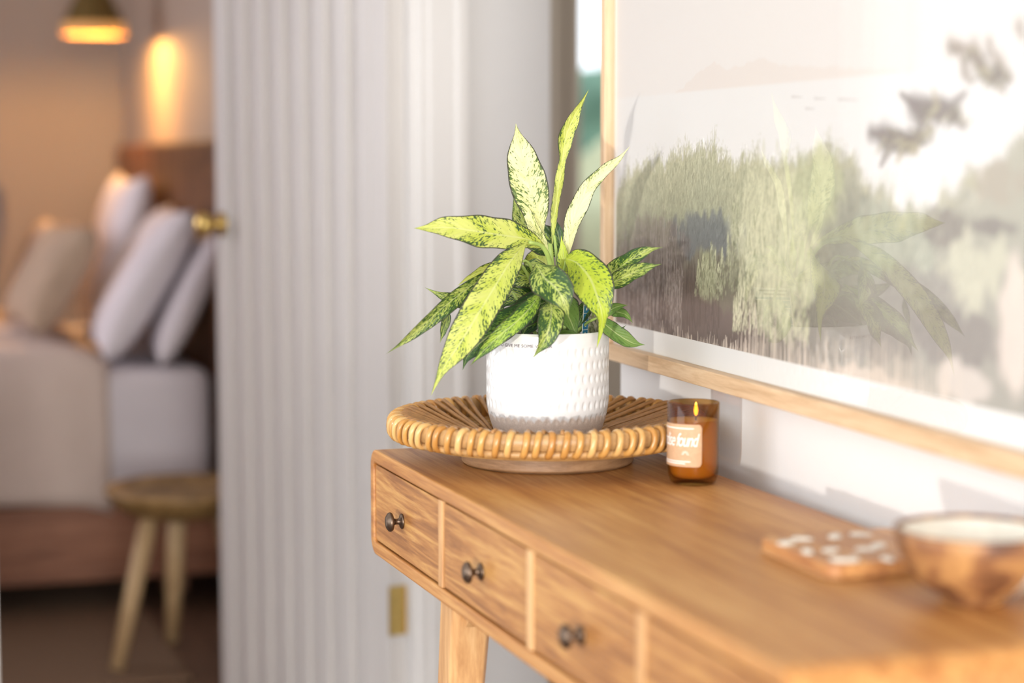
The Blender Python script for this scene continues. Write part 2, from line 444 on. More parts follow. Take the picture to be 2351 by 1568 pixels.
leg(.665, CY0 + .22, .650, CY0 + .13); leg(.915, CY0 + .22, .93, CY0 + .13)
for x0 in (.655, .905):   # little corner blocks beside the legs
    m = MB(); yb = ly - .028
    m.add([(x0, yb, CZ0), (x0, yb - .035, CZ0), (x0, yb, CZ0 - .03), (x0 + .022, yb, CZ0), (x0 + .022, yb - .035, CZ0), (x0 + .022, yb, CZ0 - .03)],
          [(0,1,2), (5,4,3), (0,3,4,1), (1,4,5,2), (2,5,3,0)]); m.build('corner_block', M_leg, co)

# ------------------------------------------------------------------ rattan tray
TC = Vector((.799, 2.196, TOP)); RR = .1840
tray = thing('rattan_tray', TC, 'round rattan tray with coiled cane rim under the potted plant', 'tray')
MB().lathe([(0, .003), (.088, .003), (.09, 0), (.100, 0), (.1035, .003), (.1035, .021), (.101, .024), (0, .024)], TC, 96).build('foot_ring', M_foot, tray, smooth=False, bevel=.001)
def circ(r, z, n=120): return [(TC.x + r*math.cos(2*math.pi*k/n), TC.y + r*math.sin(2*math.pi*k/n), TC.z + z) for k in range(n)]
# flat inner band of the rim (an upright hoop of cane)
MB().lathe([(RR - .007, .0395), (RR - .0045, .0375), (RR + .0005, .040), (RR + .0015, .048), (RR + .0005, .056), (RR - .0045, .0585), (RR - .007, .0565), (RR - .0085, .048), (RR - .007, .0395)], TC, 120).build('rim_band', M_band, tray, smooth=True)
MB().tube(circ(RR - .0045, .0345), .0042, 8, True).build('under_cane', M_band, tray, smooth=True)
MB().tube(circ(RR - .013, .0315), .0038, 8, True).build('under_cane', M_cane, tray, smooth=True)
MB().tube(circ(RR - .022, .0285), .0034, 8, True).build('under_cane', M_cane, tray, smooth=True)
MB().tube(circ(RR - .034, .0268), .0034, 8, True).build('under_cane', M_cane, tray, smooth=True)
MB().tube(circ(.135, .0240), .0032, 8, True).build('under_cane', M_cane2, tray, smooth=True)
MB().tube(circ(.112, .0215), .0034, 8, True).build('under_cane', M_cane2, tray, smooth=True)
NS = 76; NSP = 58
# one wrap loop and one pair of spokes at angle 0, then copies
def local_mesh(name, mb, mat):
    o = mb.build(name, mat, tray, smooth=True); return o
def wrap_mb(var):
    pts = []; n = 22; w_ = .0098; h_ = .0128
    for k in range(n):
        a = 2 * math.pi * k / n; 
        ca, sa = math.cos(a), math.sin(a)
        x = RR - .0035 + w_ * (abs(ca) ** .8) * (1 if ca > 0 else -1)
        z = .046 + h_ * (abs(sa) ** .8) * (1 if sa > 0 else -1)
        pts.append((TC.x + x, TC.y + .003 * math.sin(a + .5) + var * .002 * ca, TC.z + z - .004 * max(0, -sa) * max(0, -ca)))
    return MB().tube(pts,  .0040, 10, True, .8, None)
def spoke_mb(var, off):
    P = []
    # from over the rim down into the bowl
    ctrl = [(RR - .004, .0575, 0), (RR - .012, .060, .001), (RR - .024, .056, .004), (RR - .052, .046, .010 + var), (RR - .085, .036, .018 + var), (.075, .0275, .024 + var)]
    for r, z, s in ctrl: P.append((TC.x + r, TC.y + s + off, TC.z + z))
    return MB().tube(P, [.0027, .0027, .0027, .0026, .0024, .0020], 7)
wraps = [local_mesh('cane_wrap', wrap_mb(v_), M_cane) for v_ in (-.6, .5)]
spokes = [local_mesh('cane_spoke', spoke_mb(v_, o_), M_cane2) for v_, o_ in ((0, 0), (.002, .001))]
sp2 = local_mesh('cane_spoke', spoke_mb(-.001, .0082), M_cane2)
rng = random.Random(11)
proto = wraps + spokes + [sp2]
# the under-strands that run from each wrap in beneath the tray
und = MB().tube([(TC.x + RR - .002, TC.y, TC.z + .034), (TC.x + RR - .02, TC.y + .006, TC.z + .0305), (TC.x + RR - .05, TC.y + .012, TC.z + .026), (TC.x + .108, TC.y + .016, TC.z + .021)], .0033, 7).build('under_strand', M_cane, tray, smooth=True)
for i in range(NS):
    a = 2 * math.pi * i / NS
    for src, da in ((wraps[i % 2], rng.uniform(-.009, .009)), (und, rng.uniform(-.01, .01))):
        if src is und and i % 4: continue
        o = src.copy(); scene.collection.objects.link(o); o.parent = tray; o.rotation_euler.z = a + da
for i in range(NSP):
    a = 2 * math.pi * i / NSP
    o = spokes[i % 2].copy(); scene.collection.objects.link(o); o.parent = tray; o.rotation_euler.z = a + rng.uniform(-.012, .012)
for o in proto + [und]: bpy.data.objects.remove(o)

# ------------------------------------------------------------------ potted plant
PC = Vector((.799, 2.196, TOP + .0245)); PR = .0735; PH = .1345
plant = thing('potted_plant', PC, 'green and cream variegated leafy plant in a dimpled white pot on the rattan tray', 'potted plant')
def pot_r(h):            # outer radius at height
    s = h / PH
    if s < .42: return PR * (.80 + .20 * math.sin(min(1, s / .42) * math.pi / 2))
    return PR * (1 - .0 * (s - .42))
t = NT('pot_glaze')
tc = t.n('ShaderNodeTexCoord'); sx = t.n('ShaderNodeSeparateXYZ'); t.l(tc.outputs['Object'], sx.inputs[0])
ang = t.math('ARCTAN2', sx.outputs[1], sx.outputs[0])
jag = t.math('MULTIPLY', t.math('ABSOLUTE', t.math('SINE', t.math('MULTIPLY', ang, 22))), -.0035)
nz = t.math('MULTIPLY', t.math('SUBTRACT', t.noise(t.coord(), 60, 3), .5), .010)
hh = t.math('ADD', sx.outputs[2], t.math('ADD', jag, nz))
msk = t.math('MULTIPLY', t.math('SUBTRACT', hh, .0305), 260, clamp=True)
clay = t.ramp(t.noise(t.coord(), 500, 4), [(.3, (.47, .385, .33)), (.7, (.56, .47, .41))])
t.color(t.mix(msk, clay, (.69, .69, .695)))
rg = t.n('ShaderNodeMapRange'); t.l(msk, rg.inputs[0]); rg.inputs[3].default_value = .75; rg.inputs[4].default_value = .22
t.l(rg.outputs[0], t.b.inputs['Roughness']); M_pot = t.m
SEG = 352; rows = []
NHT = 96
for i in range(NHT + 1): rows.append(i / NHT * PH)
ND = 46                                  # dimples round the pot
def pot_surface(h, k):
    a = 2 * math.pi * k / SEG; r = pot_r(h)
    if h > PH - .002: r -= (h - PH + .002) ** 2 / .002 * .6
    pitch = .0158; top = PH - .0215
    q = (top - h) / pitch; row = round(q)
    d = 0
    if 0 <= row <= 7:
        dz = (h - (top - row * pitch)) / (.0062 if row < 6 else .0035)
        ph = (a / (2 * math.pi) * ND + .5 * (row % 2)) % 1 - .5
        da = ph * 2 * math.pi * r / ND / (.0030 if row < 6 else .0017)
        e = dz * dz + da * da
        if e < 1: d = (1 - e) ** 1.5
        if row > 5: d *= .6
    r -= .0013 * d
    return (PC.x + r * math.cos(a), PC.y + r * math.sin(a), PC.z + h)
m = MB(); vs = [pot_surface(h, k) for h in rows for k in range(SEG)]
inner = [(PR - .0015, PH + .0008), (PR - .004, PH + .0006), (PR - .0055, PH - .002), (PR - .0055, PH - .02), (PR - .008, PH - .03)]
for r, h in inner: vs += [(PC.x + r*math.cos(2*math.pi*k/SEG), PC.y + r*math.sin(2*math.pi*k/SEG), PC.z + h) for k in range(SEG)]
nr = len(rows) + len(inner)
fs = [(i*SEG + k, i*SEG + (k+1) % SEG, (i+1)*SEG + (k+1) % SEG, (i+1)*SEG + k) for i in range(nr-1) for k in range(SEG)]
fs.append(tuple(range(SEG))[::-1])
pot = m.add(vs, fs).build('pot', M_pot, plant, smooth=True)
tag(pot, 'white glazed pot with rows of dimples and a bare clay base')
rr = random.Random(5); prof = [(0, PH - .010)] + [(r_, PH - .010 + rr.uniform(-.0015, .0015)) for r_ in np.linspace(.008, PR - .006, 9)]
MB().lathe(prof, PC, 48).build('soil', M_soil, plant, smooth=True)

def text_mesh(body, size, shear=0, spacing=1.0, bold=0):
    cu = bpy.data.curves.new('t', 'FONT'); cu.body = body; cu.size = size; cu.shear = shear; cu.space_character = spacing
    cu.offset = bold; cu.resolution_u = 3
    o = bpy.data.objects.new('t', cu); scene.collection.objects.link(o)
    bpy.context.view_layer.update()
    me = bpy.data.meshes.new_from_object(o.evaluated_get(bpy.context.evaluated_depsgraph_get()))
    vs = [tuple(v.co) for v in me.vertices]; fs = [tuple(p.vertices) for p in me.polygons]
    bpy.data.objects.remove(o); bpy.data.meshes.remove(me)
    return vs, fs
def wrap_text(body, size, C, rad, z, ang_start, mat, name, parent, shear=0, spacing=1.0, bold=0, width=None):
    vs, fs = text_mesh(body, size, shear, spacing, bold)
    sx_ = 1.0
    if width: sx_ = width / max(v[0] for v in vs)
    out = []
    for x, y, _ in vs:
        a = ang_start + x * sx_ / rad
        out.append((C.x + rad * math.cos(a), C.y + rad * math.sin(a), z + y))
    return MB().add(out, fs).build(name, mat, parent)
def pot_angle(px, C, rad):   # azimuth on the visible side of an upright cylinder for a photo column
    best = None
    for k in range(720):
        a = 2 * math.pi * k / 720; p = Vector((C.x + rad*math.cos(a), C.y + rad*math.sin(a), C.z + .05)) - CAM
        if (p.x * math.cos(a) + p.y * math.sin(a)) > 0: continue
        x = 1175.5 + FPX * p.dot(RGT) / p.dot(FWD)
        if best is None or abs(x - px) < best[0]: best = (abs(x - px), a)
    return best[1]
a0 = pot_angle(1146, PC, PR); a1 = pot_angle(1268, PC, PR)
wrap_text('TO GIVE ME SOME WATER', .0052, PC, PR + .0005, PC.z + PH - .0148, a0, M_black, 'lettering', plant, spacing=1.04, width=(a1 - a0) * PR)

# leaf material: mottled dark green over lime or cream, darker margin, paler midrib
def leaf_mat(name, cream, lime, dark, amount, trans=.35):
    t = NT(name); t.set(Roughness=.42)
    uvn = t.n('ShaderNodeUVMap'); uvn.uv_map = 'UVMap'
    s = t.n('ShaderNodeSeparateXYZ'); t.l(uvn.outputs[0], s.inputs[0]); U, V = s.outputs[0], s.outputs[1]
    av = t.math('ABSOLUTE', V)
    info = t.n('ShaderNodeObjectInfo'); seed = t.math('MULTIPLY', info.outputs['Random'], 37)
    c1 = t.n('ShaderNodeCombineXYZ'); t.l(t.math('SUBTRACT', U, t.math('MULTIPLY', av, .22)), c1.inputs[0])
    t.l(t.math('MULTIPLY', V, .16), c1.inputs[1]); t.l(seed, c1.inputs[2])
    def nz(sx_, sy_, sc, det):
        mp = t.n('ShaderNodeMapping'); mp.inputs['Scale'].default_value = (sx_, sy_, 1); t.l(c1.outputs[0], mp.inputs[0])
        return t.noise(mp.outputs[0], sc, det, .62, .3)
    big = nz(1.3, 1.0, 3.0, 2); fine = nz(4.2, 4.0, 9.5, 4); streak = nz(7, .9, 7, 3)
    base = t.mix(t.ramp(big, [(.38, 0), (.62, 1)]), cream + (1,), lime + (1,))
    base = t.mix(t.math('MULTIPLY', t.ramp(streak, [(.4, 0), (.65, 1)]), .45), base, tuple(min(1, c * 1.25) for c in lime) + (1,))
    th = t.math('ADD', t.math('ADD', fine, t.math('MULTIPLY', big, .42)), t.math('SUBTRACT', t.math('MULTIPLY', t.math('POWER', av, 2.0), .14), .03))
    spots = t.math('MULTIPLY', t.math('SUBTRACT', th, amount), 26, clamp=True)
    col = t.mix(spots, base, dark + (1,))
    edge = t.math('MULTIPLY', t.math('SUBTRACT', t.math('ADD', av, t.math('MULTIPLY', fine, .12)), .965), 30, clamp=True)
    col = t.mix(edge, col, (.05, .055, .03, 1))
    rib = t.math('MULTIPLY', t.math('SUBTRACT', .075, av), 22, clamp=True)
    col = t.mix(t.math('MULTIPLY', rib, .4), col, (.72, .76, .38, 1))
    t.color(col)
    wv = t.math('SINE', t.math('MULTIPLY', t.math('SUBTRACT', U, t.math('MULTIPLY', av, .35)), 55))
    t.bump(t.math('ADD', wv, t.math('MULTIPLY', rib, -2)), .25, .0006)
    tl = t.n('ShaderNodeBsdfTranslucent'); t.l(col, tl.inputs[0]); mx = t.n('ShaderNodeMixShader'); mx.inputs[0].default_value = trans
    t.l(t.b.outputs[0], mx.inputs[1]); t.l(tl.outputs[0], mx.inputs[2]); t.l(mx.outputs[0], t.out.inputs[0])
    return t.m
L_cream = leaf_mat('leaf_cream', (.86, .84, .52), (.76, .77, .32), (.10, .17, .035), .79)
L_lime = leaf_mat('leaf_lime', (.64, .68, .20), (.50, .58, .08), (.045, .10, .03), .79)
L_bright = leaf_mat('leaf_bright', (.52, .62, .06), (.43, .55, .035), (.06, .14, .03), .80)
L_mott = leaf_mat('leaf_mottled', (.50, .56, .16), (.34, .46, .07), (.035, .09, .02), .69)
L_dark = leaf_mat('leaf_dark', (.20, .34, .05), (.09, .20, .035), (.025, .075, .022), .66)
L_green = leaf_mat('leaf_green', (.17, .27, .06), (.12, .23, .04), (.07, .15, .03), .80)
L_mott2 = leaf_mat('leaf_mottled_lime', (.42, .58, .07), (.30, .48, .05), (.035, .10, .02), .72)
D0 = 2.352
def catmull(P, n):
    P = [P[0] * 2 - P[1]] + P + [P[-1] * 2 - P[-2]]; out = []; segs = len(P) - 3
    for i in range(n):
        t_ = i / (n - 1) * segs; k = min(int(t_), segs - 1); f = t_ - k
        a, b, c, d = P[k:k+4]
        out.append(.5 * ((2*b) + (c - a) * f + (2*a - 5*b + 4*c - d) * f*f + (3*b - a - 3*c + d) * f**3))
    return out
PRO = {'std': [(0, .07), (.08, .16), (.18, .52), (.3, .86), (.42, 1), (.56, .95), (.7, .70), (.8, .40), (.87, .18), (.94, .07), (1, 0)],
       'wide': [(0, .10), (.07, .36), (.16, .72), (.3, 1), (.48, 1), (.62, .86), (.74, .60), (.83, .32), (.89, .15), (.95, .06), (1, 0)],
       'drop': [(0, .15), (.08, .5), (.2, .85), (.35, 1), (.48, .92), (.58, .68), (.68, .36), (.76, .2), (.86, .12), (.94, .06), (1, 0)],
       'twist': [(0, .1), (.1, .3), (.25, .62), (.38, .75), (.47, .5), (.52, .42), (.58, .75), (.68, 1.1), (.78, 1), (.87, .5), (.93, .2), (.97, .08), (1, 0)],
       'stalk': [(0, .10), (.2, .10), (.3, .20), (.40, .58), (.52, .96), (.64, 1), (.75, .78), (.85, .42), (.91, .18), (.96, .07), (1, 0)]}
def leaf(pts, hw, mat, tilt=0, fold=.28, pro='std', seed=1, wav=.10, skew=0, D=D0):
    rr = random.Random(seed * 7 + 3)
    C = catmull([at(x, y, D + d) for x, y, d in pts], 26)
    n = len(C); V = [-1, -.82, -.55, -.25, 0, .25, .55, .82, 1]
    vs = []; uv = []; L = 0; table = PRO[pro]
    p1, p2, p3 = rr.uniform(0, 6), rr.uniform(0, 6), rr.uniform(0, 6)
    prev = None
    for i, c in enumerate(C):
        T = (C[min(i+1, n-1)] - C[max(i-1, 0)]).normalized(); view = (c - CAM).normalized()
        side = T.cross(view)
        if side.length < .15 and prev is not None: side = prev.copy()
        side.normalize()
        if prev is not None: side = (side * .75 + prev * .25).normalized()
        prev = side.copy()
        tl = R(tilt) if not isinstance(tilt, tuple) else R(tilt[0] + (tilt[1] - tilt[0]) * i / (n - 1))
        side = side * math.cos(tl) + view * math.sin(tl)
        N = side.cross(T).normalized()
        if N.dot(view) < 0: N = -N          # N points away from the camera; margins rise towards it
        if i: L += (c - C[i-1]).length
        s = i / (n - 1)
        w = np.interp(s, [q[0] for q in table], [q[1] for q in table]) * hw * (D + 0) / FPX
        w0 = hw * D / FPX
        for v in V:
            sd = 1 if v > 0 else -1
            wv = 1 + wav * .7 * math.sin(s * 13 + (p1 if sd > 0 else p2)) + wav * .35 * math.sin(s * 29 + p3 * sd)
            lift = -fold * w * abs(v) ** 1.3 + (wav * .55 * w0 * math.sin(s * 15 + p2 + sd) * v * v) * min(1, w / w0 + .05)
            vs.append(c + side * (w * v * wv * (1 + skew * sd)) + N * lift); uv.append((L / .1, v))
    k = len(V)
    fs = [(i*k + j, i*k + j + 1, (i+1)*k + j + 1, (i+1)*k + j) for i in range(n-1) for j in range(k-1)]
    m = MB().add(vs, fs); m.uv = uv
    o = m.build('leaf', mat, plant, smooth=True, sub=1)
    return o
def stem(pts, r=.0022, r1=None):
    C = catmull([at(x, y, D0 + d) for x, y, d in pts], 12); r1 = r1 or r * .7
    MB().tube(C, [r + (r1 - r) * i / 11 for i in range(12)], 8).build('stem', M_stem, plant, smooth=True)

# upper leaves
leaf([(1263, 606, 0), (1250, 560, .0), (1238, 512, -.005), (1222, 455, -.01), (1207, 395, -.01), (1193, 335, 0), (1184, 283, .01)], 46, L_cream, (10, -5), .22, 'stalk', 1, .11)
leaf([(1262, 590, -.01), (1248, 560, -.012), (1225, 520, -.012), (1208, 480, -.008), (1198, 440, 0)], 15, L_cream, 20, .3, 'std', 2)
leaf([(1292, 590, .03), (1262, 560, .03), (1224, 535, .032), (1194, 495, .035), (1177, 436, .04)], 36, L_mott, 0, .1, 'wide', 3, .08)
leaf([(1268, 560, .01), (1273, 500, .01), (1282, 430, .008), (1291, 370, .006), (1301, 310, .002), (1322, 260, 0), (1352, 205, -.01)], 17, L_lime, (30, -30), .35, 'twist', 4, .22)
leaf([(1300, 608, .01), (1306, 560, .005), (1320, 500, 0), (1346, 440, -.01), (1383, 398, -.02), (1418, 368, -.03), (1447, 335, -.04)], 21, L_cream, (35, 10), .25, 'wide', 5, .2)
leaf([(1250, 566, -.02), (1205, 548, -.04), (1150, 540, -.06), (1090, 530, -.075), (1030, 522, -.085), (985, 524, -.09), (950, 524, -.092)], 36, L_lime, (-15, -25), .2, 'wide', 6, .16)
leaf([(1205, 560, -.05), (1172, 600, -.08), (1135, 660, -.10), (1095, 725, -.115), (1055, 790, -.12), (1018, 845, -.12), (989, 909, -.115)], 41, L_lime, (-25, -5), .15, 'wide', 7, .05)
leaf([(1292, 640, .02), (1290, 600, .02), (1286, 560, .02), (1276, 520, .02), (1262, 478, .025)], 17, L_dark, 0, .2, 'std', 8)
leaf([(1297, 640, .0), (1296, 610, 0), (1293, 580, 0), (1288, 540, .0)], 16, L_bright, 10, .25, 'wide', 9)
leaf([(1300, 594, -.03), (1325, 604, -.06), (1353, 636, -.085), (1370, 677, -.095), (1382, 718, -.095), (1381, 752, -.09), (1370, 799, -.085)], 47, L_bright, (5, 15), .12, 'drop', 10, .05)
# left side
leaf([(1150, 612, -.02), (1105, 640, -.05), (1060, 672, -.07), (1010, 712, -.085), (965, 752, -.09), (925, 785, -.09), (886, 813, -.085)], 20, L_mott, (25, 35), .35, 'wide', 11, .06)
leaf([(1225, 640, .0), (1180, 625, -.01), (1130, 618, -.02), (1085, 632, -.03), (1050, 656, -.03)], 19, L_lime, 30, .25, 'wide', 12, .2)
leaf([(1190, 690, .0), (1140, 690, .0), (1080, 692, -.005), (1025, 682, -.01), (975, 660, -.01)], 22, L_mott, 10, .2, 'wide', 13)
leaf([(1027, 700, -.05), (1026, 730, -.05), (1018, 760, -.05), (1010, 788, -.05)], 10, L_mott, 0, .3, 'std', 14)
leaf([(1262, 660, .0), (1230, 640, -.01), (1190, 632, -.02), (1150, 634, -.02), (1105, 650, -.02)], 26, L_mott, 15, .2, 'wide', 15)
leaf([(1235, 690, .01), (1200, 680, 0), (1150, 686, 0), (1110, 700, 0)], 22, L_mott, 0, .2, 'wide', 16)
leaf([(1235, 672, .01), (1200, 650, .01), (1160, 650, .01), (1120, 665, .01)], 18, L_dark, 0, .2, 'wide', 30)
leaf([(1230, 680, -.04), (1195, 718, -.06), (1150, 752, -.075), (1105, 785, -.08), (1075, 815, -.08), (1062, 850, -.078)], 30, L_dark, (10, -10), .2, 'wide', 17, .08)
leaf([(1243, 666, -.06), (1222, 700, -.085), (1190, 735, -.10), (1150, 768, -.105), (1108, 808, -.10), (1079, 840, -.10)], 21, L_mott2, (-10, 10), .25, 'wide', 18, .05)
leaf([(1170, 712, 0), (1145, 735, -.01), (1120, 760, -.02), (1103, 776, -.02)], 15, L_green, 20, .3, 'std', 19)
leaf([(1160, 690, .03), (1140, 715, .03), (1120, 740, .03), (1108, 762, .03)], 20, L_dark, 10, .2, 'std', 20)
# middle
leaf([(1232, 606, -.07), (1250, 638, -.10), (1276, 660, -.115), (1294, 690, -.12), (1306, 732, -.115)], 40, L_mott, (-10, 5), .2, 'wide', 21, .05)
leaf([(1262, 690, -.08), (1266, 712, -.10), (1262, 748, -.115), (1250, 785, -.115), (1223, 822, -.11)], 28, L_mott, (0, 10), .3, 'wide', 22, .05)
leaf([(1250, 668, -.01), (1285, 695, -.03), (1308, 732, -.045), (1328, 782, -.05)], 34, L_green, (10, 20), .15, 'wide', 23)
leaf([(1262, 690, -.0), (1225, 705, -.02), (1180, 735, -.03), (1135, 775, -.035)], 34, L_dark, (0, 15), .15, 'wide', 24)
leaf([(1275, 770, -.02), (1300, 766, -.045), (1320, 772, -.055), (1334, 782, -.055)], 10, L_green, 0, .3, 'wide', 25)
leaf([(1205, 606, 0), (1232, 612, -.01), (1255, 632, -.01), (1270, 655, -.01)], 17, L_mott, 0, .15, 'wide', 26)
leaf([(1350, 690, -.0), (1342, 710, -.01), (1332, 735, -.02), (1322, 760, -.02)], 16, L_dark, 0, .2, 'wide', 27)
leaf([(1262, 655, -.02), (1290, 640, -.03), (1320, 645, -.03), (1345, 660, -.02)], 16, L_bright, 0, .2, 'wide', 28)
leaf([(1215, 660, -.0), (1232, 645, -.02), (1255, 650, -.03), (1262, 668, -.03)], 14, L_mott, 0, .2, 'wide', 29)
leaf([(1262, 760, -.0), (1280, 720, .01), (1300, 700, .01), (1310, 680, .01)], 26, L_dark, 0, .2, 'wide', 31)
leaf([(1200, 770, -.02), (1215, 740, -.02), (1240, 720, -.02), (1250, 700, -.01)], 24, L_dark, 0, .2, 'wide', 32)
leaf([(1300, 775, .0), (1320, 745, .01), (1345, 725, .01), (1372, 700, .01)], 22, L_dark, 0, .2, 'wide', 33)
# right side
leaf([(1370, 655, -.03), (1405, 628, -.04), (1440, 602, -.055), (1480, 578, -.07), (1523, 567, -.08)], 22, L_mott, (10, 30), .25, 'wide', 34)
leaf([(1375, 662, -.05), (1415, 645, -.06), (1450, 628, -.07), (1485, 614, -.085), (1520, 606, -.09)], 20, L_mott, (10, 20), .2, 'wide', 35)
leaf([(1375, 735, -.03), (1395, 716, -.035), (1418, 704, -.04), (1442, 700, -.045)], 12, L_green, 10, .2, 'std', 36)
leaf([(1385, 700, -.02), (1410, 714, -.025), (1436, 722, -.03), (1453, 742, -.035)], 12, L_green, 10, .2, 'wide', 37)
leaf([(1372, 728, -.03), (1396, 750, -.04), (1425, 772, -.045), (1455, 788, -.05), (1482, 792, -.055)], 19, L_green, (5, 10), .2, 'wide', 38, .06)
leaf([(1378, 765, -.03), (1400, 764, -.035), (1420, 760, -.035), (1438, 746, -.035)], 9, L_dark, 0, .2, 'std', 39)
# leaves on the wall side, hidden behind the rest but seen in the picture's glass
leaf([(1270, 640, .02), (1245, 600, .06), (1225, 600, .10), (1215, 650, .13), (1205, 720, .15)], 30, L_lime, 40, .2, 'wide', 40)
leaf([(1290, 650, .02), (1320, 610, .04), (1340, 620, .05), (1350, 670, .055)], 22, L_mott, 30, .2, 'wide', 41)
leaf([(1250, 680, .02), (1215, 665, .05), (1190, 690, .09), (1180, 740, .11)], 26, L_dark, 30, .2, 'wide', 42)
# stems
stem([(1268, 790, 0), (1262, 720, 0), (1268, 650, 0), (1264, 590, 0), (1262, 560, 0)], .0050, .0034)
stem([(1262, 640, -.005), (1262, 600, -.015), (1245, 566, -.03), (1215, 556, -.045)], .0036, .0022)
stem([(1285, 780, .01), (1290, 700, .01), (1282, 620, .01), (1272, 540, .01)], .0034, .0018)
stem([(1295, 780, 0), (1302, 700, 0), (1300, 640, .0), (1302, 590, .005)], .0032, .002)
stem([(1250, 785, 0), (1240, 720, 0), (1225, 660, -.01), (1200, 612, -.03), (1185, 600, -.04)], .0026, .0016)
stem([(1260, 700, .0), (1230, 640, -.02), (1210, 600, -.03), (1185, 608, -.04)], .0022, .0014)
stem([(1300, 785, 0), (1350, 740, 0), (1372, 690, -.01), (1385, 655, -.03)], .0024, .0014)
stem([(1240, 785, .0), (1215, 740, .0), (1195, 700, .0), (1170, 660, .0)], .0024, .0014)
stem([(1290, 785, .0), (1325, 760, -.01), (1350, 740, -.02), (1375, 728, -.03)], .0024, .0014)
stem([(1255, 790, -.01), (1250, 730, -.02), (1258, 700, -.05), (1262, 690, -.08)], .0022, .0014)
stem([(1275, 700, -.0), (1290, 640, -.01), (1300, 600, -.03)], .0026, .0018)

# plant tag pushed into the soil
TN = Vector((.62, -.785, 0)); TH_ = Vector((.785, .62, 0)); TU = (Vector((0, 0, 1)) + TH_ * .12 - TN * .0).normalized()
T0 = at(1334, 786, 2.33)
T0 = Vector((T0.x, T0.y, PC.z + PH - .022))
ptag = thing('plant_label', T0, 'white plant label with blue stripe stuck in the pot soil', 'label')
def tq(name, a0, a1, b0, b1, off, mat, par=None):
    P = [T0 + TH_ * a + TU * b + TN * off for a, b in ((a0, b0), (a1, b0), (a1, b1), (a0, b1))]
    Q = [p - TN * (.0005 if off == 0 else .0001) for p in P]
    return MB().add(P + Q, [(0,1,2,3), (7,6,5,4), (0,4,5,1), (1,5,6,2), (2,6,7,3), (3,7,4,0)]).build(name, mat, par or ptag)
card = tq('card', 0, .046, 0, .068, 0, M_white)
for k in range(5): tq('blue_square', .001, .0125, .004 + k * .0098, .013 + k * .0098, .0002, M_blue)
tq('blue_bar', .001, .045, .0535, .0565, .0002, M_blue)
t = NT('printed_photo'); t.set(Roughness=.4)
t.color(t.ramp(t.noise(t.coord((1, 1, .6)), 260, 4, .6), [(.35, (.05, .09, .03)), (.5, (.30, .32, .18)), (.62, (.62, .58, .50))]))
tq('printed_photo', .0135, .045, .004, .0525, .0002, t.m)
for k in range(2): tq('print_line', .004 + .003 * k, .040 - .006 * k, .0635 - k * .0045, .0655 - k * .0045, .0002, M_black)
for k in range(5): tq('print_mark', .005, .008, .007 + k * .0098, .010 + k * .0098, .0004, M_white)

# ------------------------------------------------------------------ candle
CC = Vector((.8990, 1.993, TOP)); cr = .0292
candle = thing('candle_jar', CC, 'amber glass candle jar with a tan label standing beside the rattan tray', 'candle')
t = NT('amber_glass')
tr = t.n('ShaderNodeBsdfTransparent'); tr.inputs[0].default_value = (.75, .55, .27, 1); gl = t.n('ShaderNodeBsdfGlossy', i_Roughness=.03)
mx = t.n('ShaderNodeMixShader'); t.l(two_sided_fresnel(t, 1.5), mx.inputs[0]); t.l(tr.outputs[0], mx.inputs[1]); t.l(gl.outputs[0], mx.inputs[2]); t.l(mx.outputs[0], t.out.inputs[0])
M_amber = t.m
MB().lathe([(0, .001), (cr - .008, 0), (cr - .0035, .003), (cr - .0008, .012), (cr, .02), (cr, .0915), (cr - .0008, .0925), (cr - .002, .0915),
            (cr - .002, .02), (cr - .0035, .012), (cr - .007, .0075), (0, .007)], CC, 64).build('jar', M_amber, candle, smooth=True)
t = NT('candle_wax'); t.set(Base_Color=(.96, .86, .62), Roughness=.5, Subsurface_Weight=.3); M_wax = t.m
MB().lathe([(0, .0075), (cr - .0073, .008), (cr - .0039, .0125), (cr - .0024, .02), (cr - .0024, .0725), (cr - .006, .0715), (0, .071)], CC, 48).build('wax', M_wax, candle, smooth=True)
MB().tube([CC + Vector((.003, 0, .0705)), CC + Vector((.003, 0, .076))], .0009, 8).build('wick', M_black, candle)
t = NT('candle_flame'); em = t.n('ShaderNodeEmission'); em.inputs[0].default_value = (1, .50, .06, 1); em.inputs[1].default_value = 6
t.l(em.outputs[0], t.out.inputs[0]); M_flame = t.m
MB().lathe([(0, 0), (.0017, .002), (.0024, .006), (.0019, .010), (.0008, .014), (0, .016)], CC + Vector((.003, 0, .0760)), 16).build('flame', M_flame, candle, smooth=True)
# label wrapped on the glass
t = NT('label_paper'); t.set(Roughness=.6); t.color(t.ramp(t.noise(t.coord(), 200, 3), [(.3, (.50, .30, .17)), (.7, (.56, .35, .205))])); M_label = t.m
LA1 = pot_angle(1611, CC, cr); LA0 = LA1 - R(152); ll = cr + .0003
def curved_patch(a0, a1, z0, z1, rad, name, mat, par, rnd=.004, n=40):
    vs = []; fs = []
    for i in range(n + 1):
        a = a0 + (a1 - a0) * i / n; e = min((a - a0), (a1 - a)) * rad
        ins = rnd - math.sqrt(max(0, rnd * rnd - (rnd - e) ** 2)) if e < rnd else 0
        vs += [(CC.x + rad*math.cos(a), CC.y + rad*math.sin(a), CC.z + z0 + ins), (CC.x + rad*math.cos(a), CC.y + rad*math.sin(a), CC.z + z1 - ins)]
    fs = [(2*i, 2*i+2, 2*i+3, 2*i+1) for i in range(n)]
    return MB().add(vs, fs).build(name, mat, par, solid=.0001)
lab = curved_patch(LA0, LA1, .0225, .0700, ll, 'label', M_label, candle)
wrap_text('Paradise found', .021, CC, ll + .0002, CC.z + .0455, LA1 - .0655 / cr - .05, M_white, 'script_lettering', candle, shear=.35, spacing=.86, width=.0655, bold=0)
